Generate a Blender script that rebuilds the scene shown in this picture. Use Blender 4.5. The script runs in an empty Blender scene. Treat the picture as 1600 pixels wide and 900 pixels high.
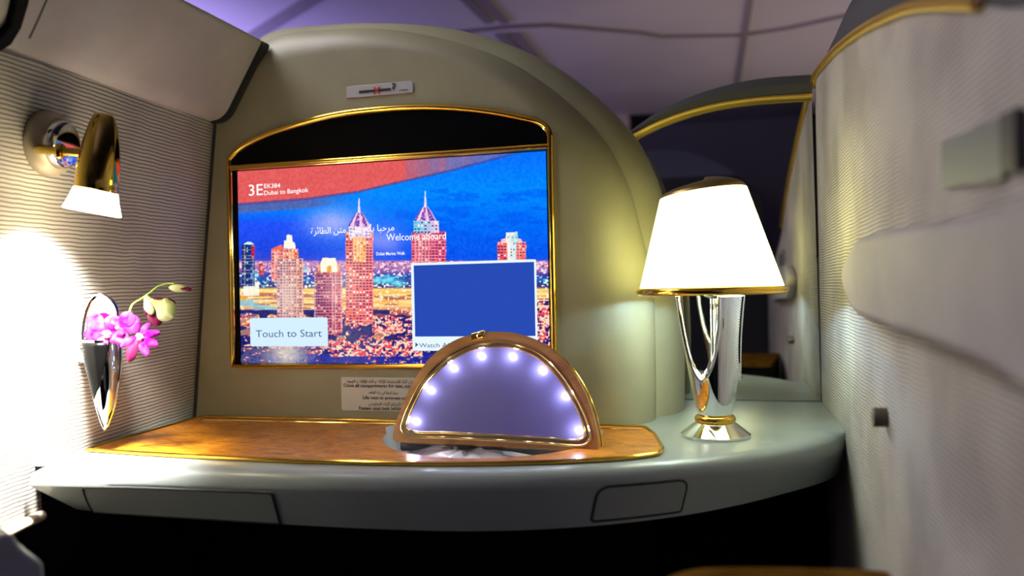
import bpy, bmesh, math, random
import numpy as np
from mathutils import Vector, Matrix
from mathutils.geometry import tessellate_polygon
random.seed(7)
PI = math.pi
C = bpy.context.scene.collection
SC = bpy.context.scene

# ------------------------------------------------------------------ camera
FPX = 1262.0                                   # focal length in pixels of a 1600 px wide frame
CAM = Vector((0.0, 0.0, 0.95))
YAW, PITCH, ROLL = math.radians(15.08), math.radians(0.18), math.radians(1.19)
f0 = Vector((-math.sin(YAW), math.cos(YAW), 0)); r0 = Vector((math.cos(YAW), math.sin(YAW), 0)); z0 = Vector((0, 0, 1))
FWD = (f0*math.cos(PITCH) + z0*math.sin(PITCH)).normalized()
u1 = (z0*math.cos(PITCH) - f0*math.sin(PITCH)).normalized()
RGT = (r0*math.cos(ROLL) - u1*math.sin(ROLL)).normalized()
UP = (u1*math.cos(ROLL) + r0*math.sin(ROLL)).normalized()
cam_data = bpy.data.cameras.new('camera')
cam = bpy.data.objects.new('camera', cam_data); C.objects.link(cam)
cam.matrix_world = Matrix(((RGT.x, UP.x, -FWD.x, CAM.x), (RGT.y, UP.y, -FWD.y, CAM.y), (RGT.z, UP.z, -FWD.z, CAM.z), (0, 0, 0, 1)))
cam_data.sensor_width = 36; cam_data.lens = FPX/1600*36; cam_data.clip_start = 0.02
cam_data.dof.use_dof = True; cam_data.dof.focus_distance = 1.12; cam_data.dof.aperture_fstop = 2.9
SC.camera = cam
SC.view_settings.view_transform = 'Standard'; SC.view_settings.look = 'None'
SC.view_settings.exposure = 0.16; SC.view_settings.gamma = 1.0; SC.view_settings.use_curve_mapping = False
w = bpy.data.worlds.new('world'); SC.world = w; w.use_nodes = True
w.node_tree.nodes['Background'].inputs[0].default_value = (0.5, 0.45, 0.55, 1)
w.node_tree.nodes['Background'].inputs[1].default_value = 0.02

def ray(px, py): return FWD*FPX + RGT*(px-800) - UP*(py-450)
def on_y(px, py, Y): d = ray(px, py); return CAM + d*((Y-CAM.y)/d.y)
def on_z(px, py, Z): d = ray(px, py); return CAM + d*((Z-CAM.z)/d.z)
def on_x(px, py, X): d = ray(px, py); return CAM + d*((X-CAM.x)/d.x)
def on_d(px, py, D): return CAM + ray(px, py)*(D/FPX)
def on_pl(px, py, P, N): d = ray(px, py); return CAM + d*((P-CAM).dot(N)/d.dot(N))
def depth(P): return (P-CAM).dot(FWD)

# ------------------------------------------------------------------ cabin mood light and added unseen fill lamps
def area(name, loc, target, size, energy, color, sy=None):
    l = bpy.data.lights.new(name, 'AREA'); l.energy = energy; l.color = color; l.size = size
    if sy: l.shape = 'RECTANGLE'; l.size_y = sy
    o = bpy.data.objects.new(name, l); C.objects.link(o); o.location = loc
    o.rotation_euler = (Vector(target)-Vector(loc)).to_track_quat('-Z', 'Y').to_euler(); return o
area('overhead_fill', (-1.0, 0.86, 2.10), (0.0, 0.72, 0.9), 0.7, 14.5, (0.95, 0.92, 0.97))  # added fill from above, brightens the right wall and spares the desk front
area('ceiling_fill', (0.6, 4.3, 1.72), (0.2, 4.6, 2.2), 3.4, 8.5, (1.0, 0.80, 0.76), 2.0)  # unseen lamp added to lift the ceiling's brightness
area('purple_mood_light', (-3.0, 3.0, 1.60), (-2.9, 3.3, 2.2), 1.4, 44, (0.44, 0.36, 1.0), 1.6)
area('rear_mood_fill', (-1.3, -1.3, 1.60), (-1.3, -1.3, 2.2), 3.4, 13, (0.52, 0.46, 1.0), 1.8)  # unseen lamp added so the vanity mirror reflects a lavender ceiling

# ------------------------------------------------------------------ materials
def lin(c):
    return tuple((x/12.92 if x <= 0.04045 else ((x+0.055)/1.055)**2.4) for x in [v/255 for v in c])
def mat(name, col, rough=0.5, metal=0.0, coat=0.0, bump=None, emit=None, strength=1.0, noise=None, spec=0.5, trans=0.0):
    m = bpy.data.materials.new(name); m.use_nodes = True; nt = m.node_tree; b = nt.nodes['Principled BSDF']
    b.inputs['Base Color'].default_value = (*col, 1); b.inputs['Roughness'].default_value = rough
    b.inputs['Metallic'].default_value = metal; b.inputs['Coat Weight'].default_value = coat
    b.inputs['Specular IOR Level'].default_value = spec; b.inputs['Transmission Weight'].default_value = trans
    tc = nt.nodes.new('ShaderNodeTexCoord')
    if emit: b.inputs['Emission Color'].default_value = (*emit, 1); b.inputs['Emission Strength'].default_value = strength
    if noise:                                    # (scale, second colour, detail)
        n = nt.nodes.new('ShaderNodeTexNoise'); n.inputs['Scale'].default_value = noise[0]; n.inputs['Detail'].default_value = noise[2]
        nt.links.new(tc.outputs['Object'], n.inputs['Vector'])
        mx = nt.nodes.new('ShaderNodeMix'); mx.data_type = 'RGBA'
        mx.inputs['A'].default_value = (*col, 1); mx.inputs['B'].default_value = (*noise[1], 1)
        rp = nt.nodes.new('ShaderNodeMapRange'); rp.inputs['From Min'].default_value = 0.35; rp.inputs['From Max'].default_value = 0.65
        nt.links.new(n.outputs['Fac'], rp.inputs['Value']); nt.links.new(rp.outputs['Result'], mx.inputs['Factor'])
        nt.links.new(mx.outputs['Result'], b.inputs['Base Color'])
    if bump:                                     # (scale, strength, distance)
        n = nt.nodes.new('ShaderNodeTexNoise'); n.inputs['Scale'].default_value = bump[0]; n.inputs['Detail'].default_value = 4
        nt.links.new(tc.outputs['Object'], n.inputs['Vector'])
        bp = nt.nodes.new('ShaderNodeBump'); bp.inputs['Strength'].default_value = bump[1]; bp.inputs['Distance'].default_value = bump[2]
        nt.links.new(n.outputs['Fac'], bp.inputs['Height']); nt.links.new(bp.outputs['Normal'], b.inputs['Normal'])
    return m

def ribbed(name, light, dark, nrm, pitch, mottle, width=0.30):
    """woven wall covering: fine cords running across nrm, every `pitch` metres"""
    m = mat(name, light, 0.75, spec=0.2); nt = m.node_tree; b = nt.nodes['Principled BSDF']
    tc = nt.nodes.new('ShaderNodeTexCoord')
    ns = nt.nodes.new('ShaderNodeTexNoise'); ns.inputs['Scale'].default_value = 22; ns.inputs['Detail'].default_value = 3
    nt.links.new(tc.outputs['Object'], ns.inputs['Vector'])
    d = nt.nodes.new('ShaderNodeVectorMath'); d.operation = 'DOT_PRODUCT'; d.inputs[1].default_value = tuple(nrm)
    nt.links.new(tc.outputs['Object'], d.inputs[0])
    w1 = nt.nodes.new('ShaderNodeMath'); w1.operation = 'MULTIPLY_ADD'; w1.inputs[1].default_value = 0.0045; nt.links.new(ns.outputs['Fac'], w1.inputs[0]); nt.links.new(d.outputs['Value'], w1.inputs[2])
    mu = nt.nodes.new('ShaderNodeMath'); mu.operation = 'MULTIPLY'; mu.inputs[1].default_value = 2*PI/pitch; nt.links.new(w1.outputs[0], mu.inputs[0])
    s = nt.nodes.new('ShaderNodeMath'); s.operation = 'SINE'; nt.links.new(mu.outputs[0], s.inputs[0])
    r = nt.nodes.new('ShaderNodeMapRange'); r.inputs['From Min'].default_value = -1; r.inputs['From Max'].default_value = -1+2*width+0.35; nt.links.new(s.outputs[0], r.inputs['Value'])
    n2 = nt.nodes.new('ShaderNodeTexNoise'); n2.inputs['Scale'].default_value = 7; n2.inputs['Detail'].default_value = 5; nt.links.new(tc.outputs['Object'], n2.inputs['Vector'])
    a = nt.nodes.new('ShaderNodeMix'); a.data_type = 'RGBA'; a.inputs['A'].default_value = (*light, 1); a.inputs['B'].default_value = (*mottle, 1)
    q = nt.nodes.new('ShaderNodeMapRange'); q.inputs['From Min'].default_value = 0.42; q.inputs['From Max'].default_value = 0.62; nt.links.new(n2.outputs['Fac'], q.inputs['Value']); nt.links.new(q.outputs[0], a.inputs['Factor'])
    x = nt.nodes.new('ShaderNodeMix'); x.data_type = 'RGBA'; x.inputs['A'].default_value = (*dark, 1)
    nt.links.new(r.outputs[0], x.inputs['Factor']); nt.links.new(a.outputs['Result'], x.inputs['B']); nt.links.new(x.outputs['Result'], b.inputs['Base Color'])
    bp = nt.nodes.new('ShaderNodeBump'); bp.inputs['Strength'].default_value = 0.6; bp.inputs['Distance'].default_value = 0.0015
    nt.links.new(r.outputs[0], bp.inputs['Height']); nt.links.new(bp.outputs['Normal'], b.inputs['Normal'])
    return m

def burl(name, c1, c2, c3, coat, scale):
    m = mat(name, c1, 0.35, coat=coat); nt = m.node_tree; b = nt.nodes['Principled BSDF']; b.inputs['Coat Roughness'].default_value = 0.08
    tc = nt.nodes.new('ShaderNodeTexCoord'); mp = nt.nodes.new('ShaderNodeMapping'); mp.inputs['Scale'].default_value = (0.45, 1, 1)
    n = nt.nodes.new('ShaderNodeTexNoise'); n.inputs['Scale'].default_value = scale; n.inputs['Detail'].default_value = 7; n.inputs['Distortion'].default_value = 1.6; n.inputs['Roughness'].default_value = 0.65
    r = nt.nodes.new('ShaderNodeValToRGB'); e = r.color_ramp.elements
    e[0].position = 0.34; e[0].color = (*c3, 1); e[1].position = 0.68; e[1].color = (*c1, 1); k = e.new(0.5); k.color = (*c2, 1)
    nt.links.new(tc.outputs['Object'], mp.inputs[0]); nt.links.new(mp.outputs[0], n.inputs['Vector']); nt.links.new(n.outputs['Fac'], r.inputs[0]); nt.links.new(r.outputs[0], b.inputs['Base Color'])
    return m

M = dict(
    shell=mat('champagne_leather', (0.33, 0.305, 0.19), 0.48, noise=(6, (0.27, 0.25, 0.16), 4), bump=(260, 0.25, 0.0006)),
    padding=mat('grey_padding', (0.60, 0.575, 0.53), 0.6, noise=(5, (0.43, 0.405, 0.38), 5), bump=(180, 0.15, 0.0006)),
    cream=mat('cream_trim', (0.75, 0.62, 0.45), 0.5),
    desk=mat('grey_lacquer', (0.29, 0.33, 0.325), 0.30, bump=(300, 0.06, 0.0004)),
    groove=mat('groove_dark', (0.02, 0.02, 0.02), 0.7),
    fascia=mat('grey_front_panel', (0.26, 0.29, 0.28), 0.45),
    gold=mat('polished_gold', (0.86, 0.52, 0.08), 0.14, 1.0),
    brightgold=mat('bright_gold', (1.0, 0.72, 0.28), 0.1, 1.0),
    stripgold=mat('brushed_gold', (0.95, 0.62, 0.12), 0.32, 0.85),
    chrome=mat('chrome', (0.86, 0.87, 0.90), 0.04, 1.0),
    lampgold=mat('dark_polished_gold', (0.62, 0.42, 0.08), 0.06, 1.0),
    satin=mat('satin_champagne_metal', (0.42, 0.36, 0.25), 0.4, 0.35),
    black=mat('gloss_black', (0.002, 0.002, 0.002), 0.25, spec=0.12),
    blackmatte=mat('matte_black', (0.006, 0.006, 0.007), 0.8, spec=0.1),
    carpet=mat('shaded_carpet', (0.008, 0.008, 0.009), 0.95, spec=0.05, noise=(60, (0.012, 0.011, 0.012), 3)),  # near black: shade of the knee space put into the colour
    wood=burl('burl_wood', (0.78, 0.31, 0.02), (0.58, 0.20, 0.010), (0.24, 0.06, 0.003), 0.25, 62),
    lidwood=burl('brown_burl', (0.42, 0.20, 0.06), (0.33, 0.14, 0.035), (0.22, 0.085, 0.022), 0.5, 18),
    mirror=mat('mirror_glass', (0.60, 0.60, 0.58), 0.01, 1.0),
    vanity=mat('vanity_mirror_glass', (0.36, 0.33, 0.80), 0.22, 0.62, spec=0.8),  # lavender of the reflected cabin is put into the glass colour
    led=mat('led_glow', (1, 1, 1), emit=(0.9, 0.9, 1.0), strength=14),
    tip=mat('frosted_glass_lit', (1, 1, 1), 0.4, emit=(1.0, 0.84, 0.52), strength=26.0),
    shade=mat('lit_lamp_shade', (0.9, 0.88, 0.8), 0.7, emit=(1.0, 0.98, 0.36), strength=4.0),
    frame=mat('grey_plastic', (0.075, 0.075, 0.075), 0.55, spec=0.3),
    ceil=mat('cabin_ceiling_plastic', (0.62, 0.57, 0.58), 0.7, noise=(0.8, (0.50, 0.46, 0.47), 3)),
    seam=mat('ceiling_seam', (0.24, 0.21, 0.22), 0.7),
    bin=mat('bin_plastic', (0.30, 0.27, 0.30), 0.6),
    plate=mat('grey_plate', (0.48, 0.48, 0.50), 0.4),
    placard=mat('placard_grey', (0.66, 0.65, 0.60), 0.4),
    ink=mat('black_ink', (0.01, 0.01, 0.01), 0.6),
    red=mat('red_ink', (0.45, 0.03, 0.02), 0.6),
    tray=mat('pale_lining', (0.62, 0.62, 0.68), 0.35),
    slot=mat('grey_rubber', (0.10, 0.10, 0.095), 0.5),
    film=mat('clear_film', (0.85, 0.85, 0.92), 0.12, bump=(40, 0.8, 0.004), coat=1.0),
    white=mat('screen_white', (0, 0, 0), 0.5, emit=(1, 1, 1), strength=1.0, spec=0),
    navytext=mat('screen_navy_text', (0, 0, 0), 0.5, emit=lin((60, 80, 120)), strength=1.0, spec=0),
    stem=mat('green_stem', (0.28, 0.42, 0.06), 0.5),
    petal=mat('magenta_petal', (0.24, 0.0008, 0.17), 0.6, noise=(70, (0.50, 0.05, 0.42), 2), spec=0.05),
    petalpale=mat('pale_green_petal', (0.30, 0.38, 0.09), 0.5, noise=(40, (0.46, 0.50, 0.26), 2)),
    petaldark=mat('plum_petal', (0.10, 0.002, 0.03), 0.5, spec=0.2),
    throat=mat('white_yellow_lip', (0.85, 0.72, 0.55), 0.5, noise=(120, (0.9, 0.6, 0.15), 2)),
)

# ------------------------------------------------------------------ object helpers
def thing(name, label, cat, loc, group=None):
    o = bpy.data.objects.new(name, None); C.objects.link(o); o.location = loc; o.empty_display_size = 0.02
    o['label'] = label; o['category'] = cat
    if group: o['group'] = group
    return o
def obj(name, bm, m, parent=None, smooth=35, bevel=None, solid=None, subsurf=0, label=None):
    """links bm (in world coordinates) as ONE mesh object; the origin is the parent's, or the base centre"""
    if not isinstance(bm, bpy.types.Mesh):
        bmesh.ops.recalc_face_normals(bm, faces=bm.faces)
        me = bpy.data.meshes.new(name); bm.to_mesh(me); bm.free()
    else: me = bm; me.name = name
    o = bpy.data.objects.new(name, me); C.objects.link(o)
    root = Vector((0, 0, 0))
    p = parent; chain = Vector((0, 0, 0))
    if parent:
        o.parent = parent
        q = parent
        while q: chain += q.location; q = q.parent
        base = chain
        me.transform(Matrix.Translation(-base))
    else:
        xs = [v.co for v in me.vertices]
        base = Vector(((min(v.x for v in xs)+max(v.x for v in xs))/2, (min(v.y for v in xs)+max(v.y for v in xs))/2, min(v.z for v in xs)))
        me.transform(Matrix.Translation(-base)); o.location = base
    for mm in (m if isinstance(m, (list, tuple)) else [m]): me.materials.append(mm)
    if smooth:
        for pl in me.polygons: pl.use_smooth = True
        try: me.set_sharp_from_angle(angle=math.radians(smooth))
        except Exception: pass
    if solid:
        s = o.modifiers.new('thickness', 'SOLIDIFY'); s.thickness = solid; s.offset = 0
    if bevel:
        b = o.modifiers.new('bevel', 'BEVEL'); b.width = bevel; b.segments = 4; b.limit_method = 'ANGLE'; b.angle_limit = math.radians(40)
        b.harden_normals = False
    if subsurf:
        s = o.modifiers.new('smooth', 'SUBSURF'); s.levels = subsurf; s.render_levels = subsurf
    if label: o['label'] = label
    return o
def tag(o, label, cat, group=None):
    o['label'] = label; o['category'] = cat
    if group: o['group'] = group
    return o
def struct(name, bm, m, label=None, **k):
    o = obj(name, bm, m, None, **k); o['kind'] = 'structure'
    if label: o['label'] = label
    return o

def extr(bm, pts, vec, holes=()):
    """prism: planar outline (with holes) pushed along vec"""
    loops = [list(map(Vector, pts))] + [list(map(Vector, h)) for h in holes]
    tris = tessellate_polygon(loops)
    flat = [p for l in loops for p in l]; vec = Vector(vec)
    a = [bm.verts.new(p) for p in flat]; b = [bm.verts.new(p+vec) for p in flat]
    if holes:
        for t in tris:
            try: bm.faces.new([a[i] for i in t]); bm.faces.new([b[i] for i in reversed(t)])
            except ValueError: pass
    else:
        bm.faces.new(a); bm.faces.new(list(reversed(b)))
    s = 0
    for l in loops:
        n = len(l)
        for i in range(n):
            j = (i+1) % n; bm.faces.new((a[s+i], a[s+j], b[s+j], b[s+i]))
        s += n
    return bm
def prism(pts, vec, holes=()): return extr(bmesh.new(), pts, vec, holes)
def box(bm, lo, hi):
    lo, hi = Vector(lo), Vector(hi)
    return extr(bm, [(lo.x, lo.y, lo.z), (hi.x, lo.y, lo.z), (hi.x, hi.y, lo.z), (lo.x, hi.y, lo.z)], (0, 0, hi.z-lo.z))
def tube(bm, pts, r, closed=False, n=10, caps=True, flat=None):
    pts = [Vector(p) for p in pts]; N = len(pts); rings = []
    prev = None
    for i, p in enumerate(pts):
        if closed: t = (pts[(i+1) % N]-pts[i-1]).normalized()
        else: t = (pts[min(i+1, N-1)]-pts[max(i-1, 0)]).normalized()
        if prev is None:
            ref = Vector((0, 0, 1)) if abs(t.z) < 0.9 else Vector((0, 1, 0))
            a = t.cross(ref).normalized()
        else:
            a = (prev - t*prev.dot(t)).normalized()
        prev = a; b = t.cross(a)
        rr = r[i] if isinstance(r, (list, tuple)) else r
        rings.append([bm.verts.new(p + a*math.cos(2*PI*k/n)*rr + b*math.sin(2*PI*k/n)*rr) for k in range(n)])
    for i in range(N if closed else N-1):
        A, B = rings[i], rings[(i+1) % N]
        off = 0
        if closed and i == N-1:
            off = min(range(n), key=lambda s: (A[0].co-B[s].co).length)
        for k in range(n): bm.faces.new((A[k], A[(k+1) % n], B[(k+1+off) % n], B[(k+off) % n]))
    if caps and not closed: bm.faces.new(list(reversed(rings[0]))); bm.faces.new(rings[-1])
    return bm
def lathe(bm, base, axis, prof, n=48, sx=1.0, cap=True, ref=None):
    """profile [(radius, height)] turned about axis at base"""
    ax = Vector(axis).normalized(); ref = Vector(ref) if ref else (Vector((1, 0, 0)) if abs(ax.x) < 0.9 else Vector((0, 1, 0)))
    a = (ref-ax*ref.dot(ax)).normalized(); b = ax.cross(a); base = Vector(base); rings = []
    for r, h in prof:
        rings.append([bm.verts.new(base + ax*h + a*(math.cos(2*PI*k/n)*r*sx) + b*(math.sin(2*PI*k/n)*r)) for k in range(n)])
    for A, B in zip(rings, rings[1:]):
        for k in range(n): bm.faces.new((A[k], A[(k+1) % n], B[(k+1) % n], B[k]))
    if cap:
        for R_, rv in ((rings[0], True), (rings[-1], False)):
            if (R_[0].co-R_[n//2].co).length > 1e-5: bm.faces.new(list(reversed(R_)) if rv else R_)
    bmesh.ops.remove_doubles(bm, verts=bm.verts, dist=1e-6)
    return bm
def loft(bm, curves, close=False):
    V = [[bm.verts.new(p) for p in c] for c in curves]
    for A, B in zip(V, V[1:]):
        for i in range(len(A)-1 + (1 if close else 0)):
            j = (i+1) % len(A); bm.faces.new((A[i], A[j], B[j], B[i]))
    return V
def smooth(pts, n, closed=False):
    """Catmull-Rom through pts, resampled to n points by length"""
    P = [Vector(p) for p in pts]; N = len(P); out = []
    seg = N if closed else N-1
    for i in range(seg):
        p1, p2 = P[i], P[(i+1) % N]
        p0_ = P[i-1] if (closed or i > 0) else p1*2-p2
        p3 = P[(i+2) % N] if (closed or i+2 < N) else p2*2-p1
        al = [0, (p1-p0_).length**.5+1e-9, 0, 0]; al[2] = al[1]+(p2-p1).length**.5+1e-9; al[3] = al[2]+(p3-p2).length**.5+1e-9
        for k in range(12):
            t = al[1]+(al[2]-al[1])*k/12
            A1 = p0_*((al[1]-t)/(al[1]))+p1*(t/al[1]); A2 = p1*((al[2]-t)/(al[2]-al[1]))+p2*((t-al[1])/(al[2]-al[1])); A3 = p2*((al[3]-t)/(al[3]-al[2]))+p3*((t-al[2])/(al[3]-al[2]))
            B1 = A1*((al[2]-t)/al[2])+A2*(t/al[2]); B2 = A2*((al[3]-t)/(al[3]-al[1]))+A3*((t-al[1])/(al[3]-al[1]))
            out.append(B1*((al[2]-t)/(al[2]-al[1]))+B2*((t-al[1])/(al[2]-al[1])))
    if not closed: out.append(P[-1])
    L = [0.0]; M_ = out + ([out[0]] if closed else [])
    for a, b in zip(M_, M_[1:]): L.append(L[-1]+(b-a).length)
    res = []; j = 0
    for k in range(n):
        t = L[-1]*k/(n if closed else n-1)
        while j < len(L)-2 and L[j+1] < t: j += 1
        f = 0 if L[j+1] == L[j] else (t-L[j])/(L[j+1]-L[j]); res.append(M_[j].lerp(M_[j+1], min(max(f, 0), 1)))
    return res
def rounded(pts, r, n=6):
    """polygon with its corners rounded (3-D, planar)"""
    P = [Vector(p) for p in pts]; out = []
    for i, p in enumerate(P):
        a, b = P[i-1], P[(i+1) % len(P)]
        rr = r[i] if isinstance(r, (list, tuple)) else r
        if rr <= 0: out.append(p); continue
        da, db = (a-p), (b-p); ra = min(rr, da.length*.48); rb = min(rr, db.length*.48)
        s, e = p+da.normalized()*ra, p+db.normalized()*rb
        for k in range(n+1):
            t = k/n; out.append(s*(1-t)**2 + p*(2*t*(1-t)) + e*t**2)
    return out
def dense(pts, step, closed=True):
    P = [Vector(p) for p in pts]; out = []
    for i in range(len(P) if closed else len(P)-1):
        a, b = P[i], P[(i+1) % len(P)]; k = max(1, int((b-a).length/step))
        for j in range(k): out.append(a.lerp(b, j/k))
    if not closed: out.append(P[-1])
    return out

def text(name, body, A, B, cap, up, m, parent, off, font=None, bold=0.0):
    """lettering laid from A to B on its surface, capital height cap, lifted by off"""
    cu = bpy.data.curves.new(name, 'FONT'); cu.body = body; cu.size = 1.0; cu.offset = bold; cu.resolution_u = 3
    t = bpy.data.objects.new(name, cu); C.objects.link(t)
    bpy.context.view_layer.update()
    me = bpy.data.meshes.new_from_object(t.evaluated_get(bpy.context.evaluated_depsgraph_get()))
    bpy.data.objects.remove(t)
    xs = [v.co.x for v in me.vertices]; x0, x1 = min(xs), max(xs)
    d = (B-A)
    for v in me.vertices:
        x, y = v.co.x, v.co.y
        v.co = A + d*((x-x0)/(x1-x0)) + up*(y/0.729*cap) + off
    return obj(name, me, m, parent, smooth=0)

TZ = 0.753                                       # desk surface
PY = 1.14                                        # face of the screen console
MY = 1.44                                        # mirror plane behind the lamp
RX = 0.145                                       # right wall

# ================================================================== the setting
# left wall: through the desk line and the console's upper corner
A1, A2, A3 = on_z(303, 652, TZ), on_z(130, 705, TZ), on_y(335, 185, PY)
WN = (A2-A1).cross(A3-A1).normalized()
if WN.x < 0: WN.negate()
def on_w(px, py, off=0.0): return on_pl(px, py, A1+WN*off, WN)
sd = (on_w(300, 319)-on_w(150, 295)).normalized()
sn = WN.cross(sd).normalized()
M['wall_l'] = ribbed('ribbed_wall_fabric_left', (0.52, 0.50, 0.44), (0.15, 0.14, 0.12), sn, 0.0050, (0.42, 0.40, 0.37), 0.22)
wdir = (A2-A1).normalized(); wup = WN.cross(wdir); wup = wup if wup.z > 0 else -wup
wl = [on_w(338, 183), A1-wdir*0.0, A2, on_w(62, 741), on_w(66, 803), on_w(0, 836), on_w(0, 836)+(on_w(0, 836)-on_w(66, 803)).normalized()*0.55]
top = on_w(-260, 2)
struct('wall_left', prism(wl+[top], -WN*0.025), M['wall_l'])
edge = [on_w(66, 805, .004), on_w(0, 838, .004), on_w(0, 838, .004)+(on_w(0, 836)-on_w(66, 803)).normalized()*0.5]
struct('trim_1', tube(bmesh.new(), edge, 0.0065, n=12), M['cream'])
# right wall with the arched top edge
topR = [on_x(1267, 153, RX), on_x(1273, 129, RX), on_x(1300, 89, RX), on_x(1344, 53, RX), on_x(1389, 29, RX), on_x(1433, 13, RX), on_x(1525, 8, RX)]
tail = [on_x(1600, 12, RX), Vector((RX, 0.25, topR[-1].z-0.06)), Vector((RX, 0.0, topR[-1].z-0.10)), Vector((RX, -0.45, topR[-1].z-0.16))]
curve = smooth([Vector((RX, MY-0.002, topR[0].z))]+topR[1:]+tail, 60)
curve = [Vector((RX, p.y, p.z)) for p in curve]
M['wall_r'] = ribbed('ribbed_wall_fabric_right', (0.60, 0.56, 0.52), (0.24, 0.21, 0.19), (0, 0, 1), 0.0042, (0.42, 0.38, 0.36), 0.25)
struct('wall_right', prism([Vector((RX, MY-.002, 0.001)), *curve, Vector((RX, -0.45, 0.001))], (0.03, 0, 0)), M['wall_r'])
gold_pts = [p+Vector((-0.001, 0, 0.002)) for p in curve if p.y > on_x(1540, 9, RX).y]
# floor, ceiling, far and rear cabin
b = bmesh.new(); box(b, (-3.6, -3.2, -0.05), (3.6, 7.5, 0.0)); struct('floor', b, M['carpet'])
CZ = 2.15
b = bmesh.new(); box(b, (-5.5, -3.2, CZ), (4.5, 7.5, CZ+0.05)); struct('ceiling', b, M['ceil'])
b = bmesh.new(); box(b, (-5.5, 7.5, 0), (4.5, 7.55, CZ)); struct('wall_front', b, M['bin'])
b = bmesh.new(); box(b, (-5.5, -3.25, 0), (4.5, -3.2, CZ)); struct('wall_rear', b, M['bin'])
b = bmesh.new(); box(b, (-5.55, -3.2, 0), (-5.5, 7.5, CZ)); struct('wall_port', b, M['bin'])
b = bmesh.new(); box(b, (4.5, -3.2, 0), (4.55, 7.5, CZ)); struct('wall_starboard', b, M['bin'])
seams = [([(640, 52), (711, 49), (794, 40), (856, 37), (1000, 49), (1033, 55), (1158, 53), (1230, 42), (1300, 27), (1400, 5)], 0.012),
         ([(1173, -20), (1171, 0), (1153, 124), (1150, 150)], 0.014), ([(500, -12), (482, 0), (402, 50), (390, 58)], 0.035),
         ([(722, -10), (765, 33)], 0.02), ([(747, -10), (790, 33)], 0.02), ([(781, 51), (810, 78), (840, 108)], 0.024), ([(804, 50), (843, 95), (870, 125)], 0.024)]
for k, (pp, r) in enumerate(seams):
    pts = dense([on_z(x, y, CZ) for x, y in pp], 0.1, False); b = bmesh.new()
    V = []
    for i, p in enumerate(pts):
        t = (pts[min(i+1, len(pts)-1)]-pts[max(i-1, 0)]).normalized(); s = Vector((t.y, -t.x, 0))*r
        V.append([b.verts.new(q) for q in (p-s, p+s, p+s-Vector((0, 0, .012)), p-s-Vector((0, 0, .012)))])
    for a_, c_ in zip(V, V[1:]):
        for j in range(4): b.faces.new((a_[j], a_[(j+1) % 4], c_[(j+1) % 4], c_[j]))
    b.faces.new(V[0]); b.faces.new(list(reversed(V[-1])))
    struct('trim_%d' % (k+2), b, M['seam'])

# ================================================================== console shell round the screen
def at_edge(c): c[-1] = c[-1]; return c
N = 90
O0 = smooth([on_y(x, y, PY) for x, y in [(338, 176), (372, 132), (420, 103), (480, 88), (560, 78), (640, 82), (710, 97), (770, 126), (815, 165), (850, 220), (885, 300), (905, 380), (915, 480), (918, 570), (918, 664)]], N)
Y1 = PY+0.085
O1 = smooth([on_y(x, y, Y1) for x, y in [(343, 168), (378, 118), (440, 64), (520, 52), (608, 51), (700, 66), (794, 97), (852, 132), (905, 176), (945, 220), (980, 285), (1004, 370), (1020, 440), (1024, 520), (1025, 656)]], N)
Y2 = PY+0.20
O2 = smooth([on_y(x, y, Y2) for x, y in [(350, 160), (385, 105), (430, 60), (520, 46), (608, 43), (711, 50), (794, 72), (856, 99), (918, 140), (989, 209), (1024, 272), (1045, 340), (1062, 420), (1069, 500), (1070, 645)]], N)
def setz(c):
    c[-1] = Vector((c[-1].x, c[-1].y, TZ)); return c
O0, O1, O2 = setz(O0), setz(O1), setz(O2)
cc = on_y(640, 450, PY)
def mixc(a, b, t, y): return [Vector((p.x+(q.x-p.x)*t, y, p.z+(q.z-p.z)*t)) for p, q in zip(a, b)]
curves = [O0]
for k in range(1, 13):
    th = PI/2*k/12; curves.append(mixc(O0, O1, math.sin(th), PY+0.085*(1-math.cos(th))))
def shrink(c, f, y): return [Vector((p.x+(cc.x-p.x)*f, y, TZ+(p.z-TZ)*(1-f))) for p in c]
curves.append(shrink(O1, 0.010, Y1+0.014)); g = shrink(O1, 0.028, Y1+0.022); curves.append(g)
for k in range(1, 11):
    th = PI/2*k/10; curves.append(mixc(g, O2, math.sin(th), Y1+0.016+(Y2-Y1-0.016)*(1-math.cos(th))))
for k in range(1, 7):
    th = PI/2*k/6; curves.append(shrink(O2, 0.05*(1-math.cos(th)), Y2+0.03*math.sin(th)))
b = bmesh.new(); V = loft(b, curves)
left = [on_y(336, 184, PY), on_y(320, 400, PY), on_y(303, 655, PY)]
lv = [b.verts.new(Vector((p.x, PY, max(p.z, TZ) if i < 2 else TZ))) for i, p in enumerate(left)]
b.faces.new(V[0]+list(reversed(lv)))
shell = thing('screen_console', 'arched champagne leather console with rounded double edge around the large screen', 'console', (cc.x, PY+0.1, TZ))
obj('padded_shell', b, M['shell'], shell, smooth=50)
b = bmesh.new(); box(b, (-1.21, PY+0.012, 0.02), (-0.13, PY+0.19, TZ-0.068)); obj('blocker_pedestal', b, M['blackmatte'], shell)  # widened leftwards to block purple light; black stands for knee-space shade
# dark seam where the console meets wall and desk
b = bmesh.new(); tube(b, [p+Vector((0.001, -0.001, 0)) for p in [on_y(337, 180, PY), on_y(320, 400, PY), on_y(304, 652, PY)]], 0.0022)
obj('corner_gasket', b, M['groove'], shell)

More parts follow.
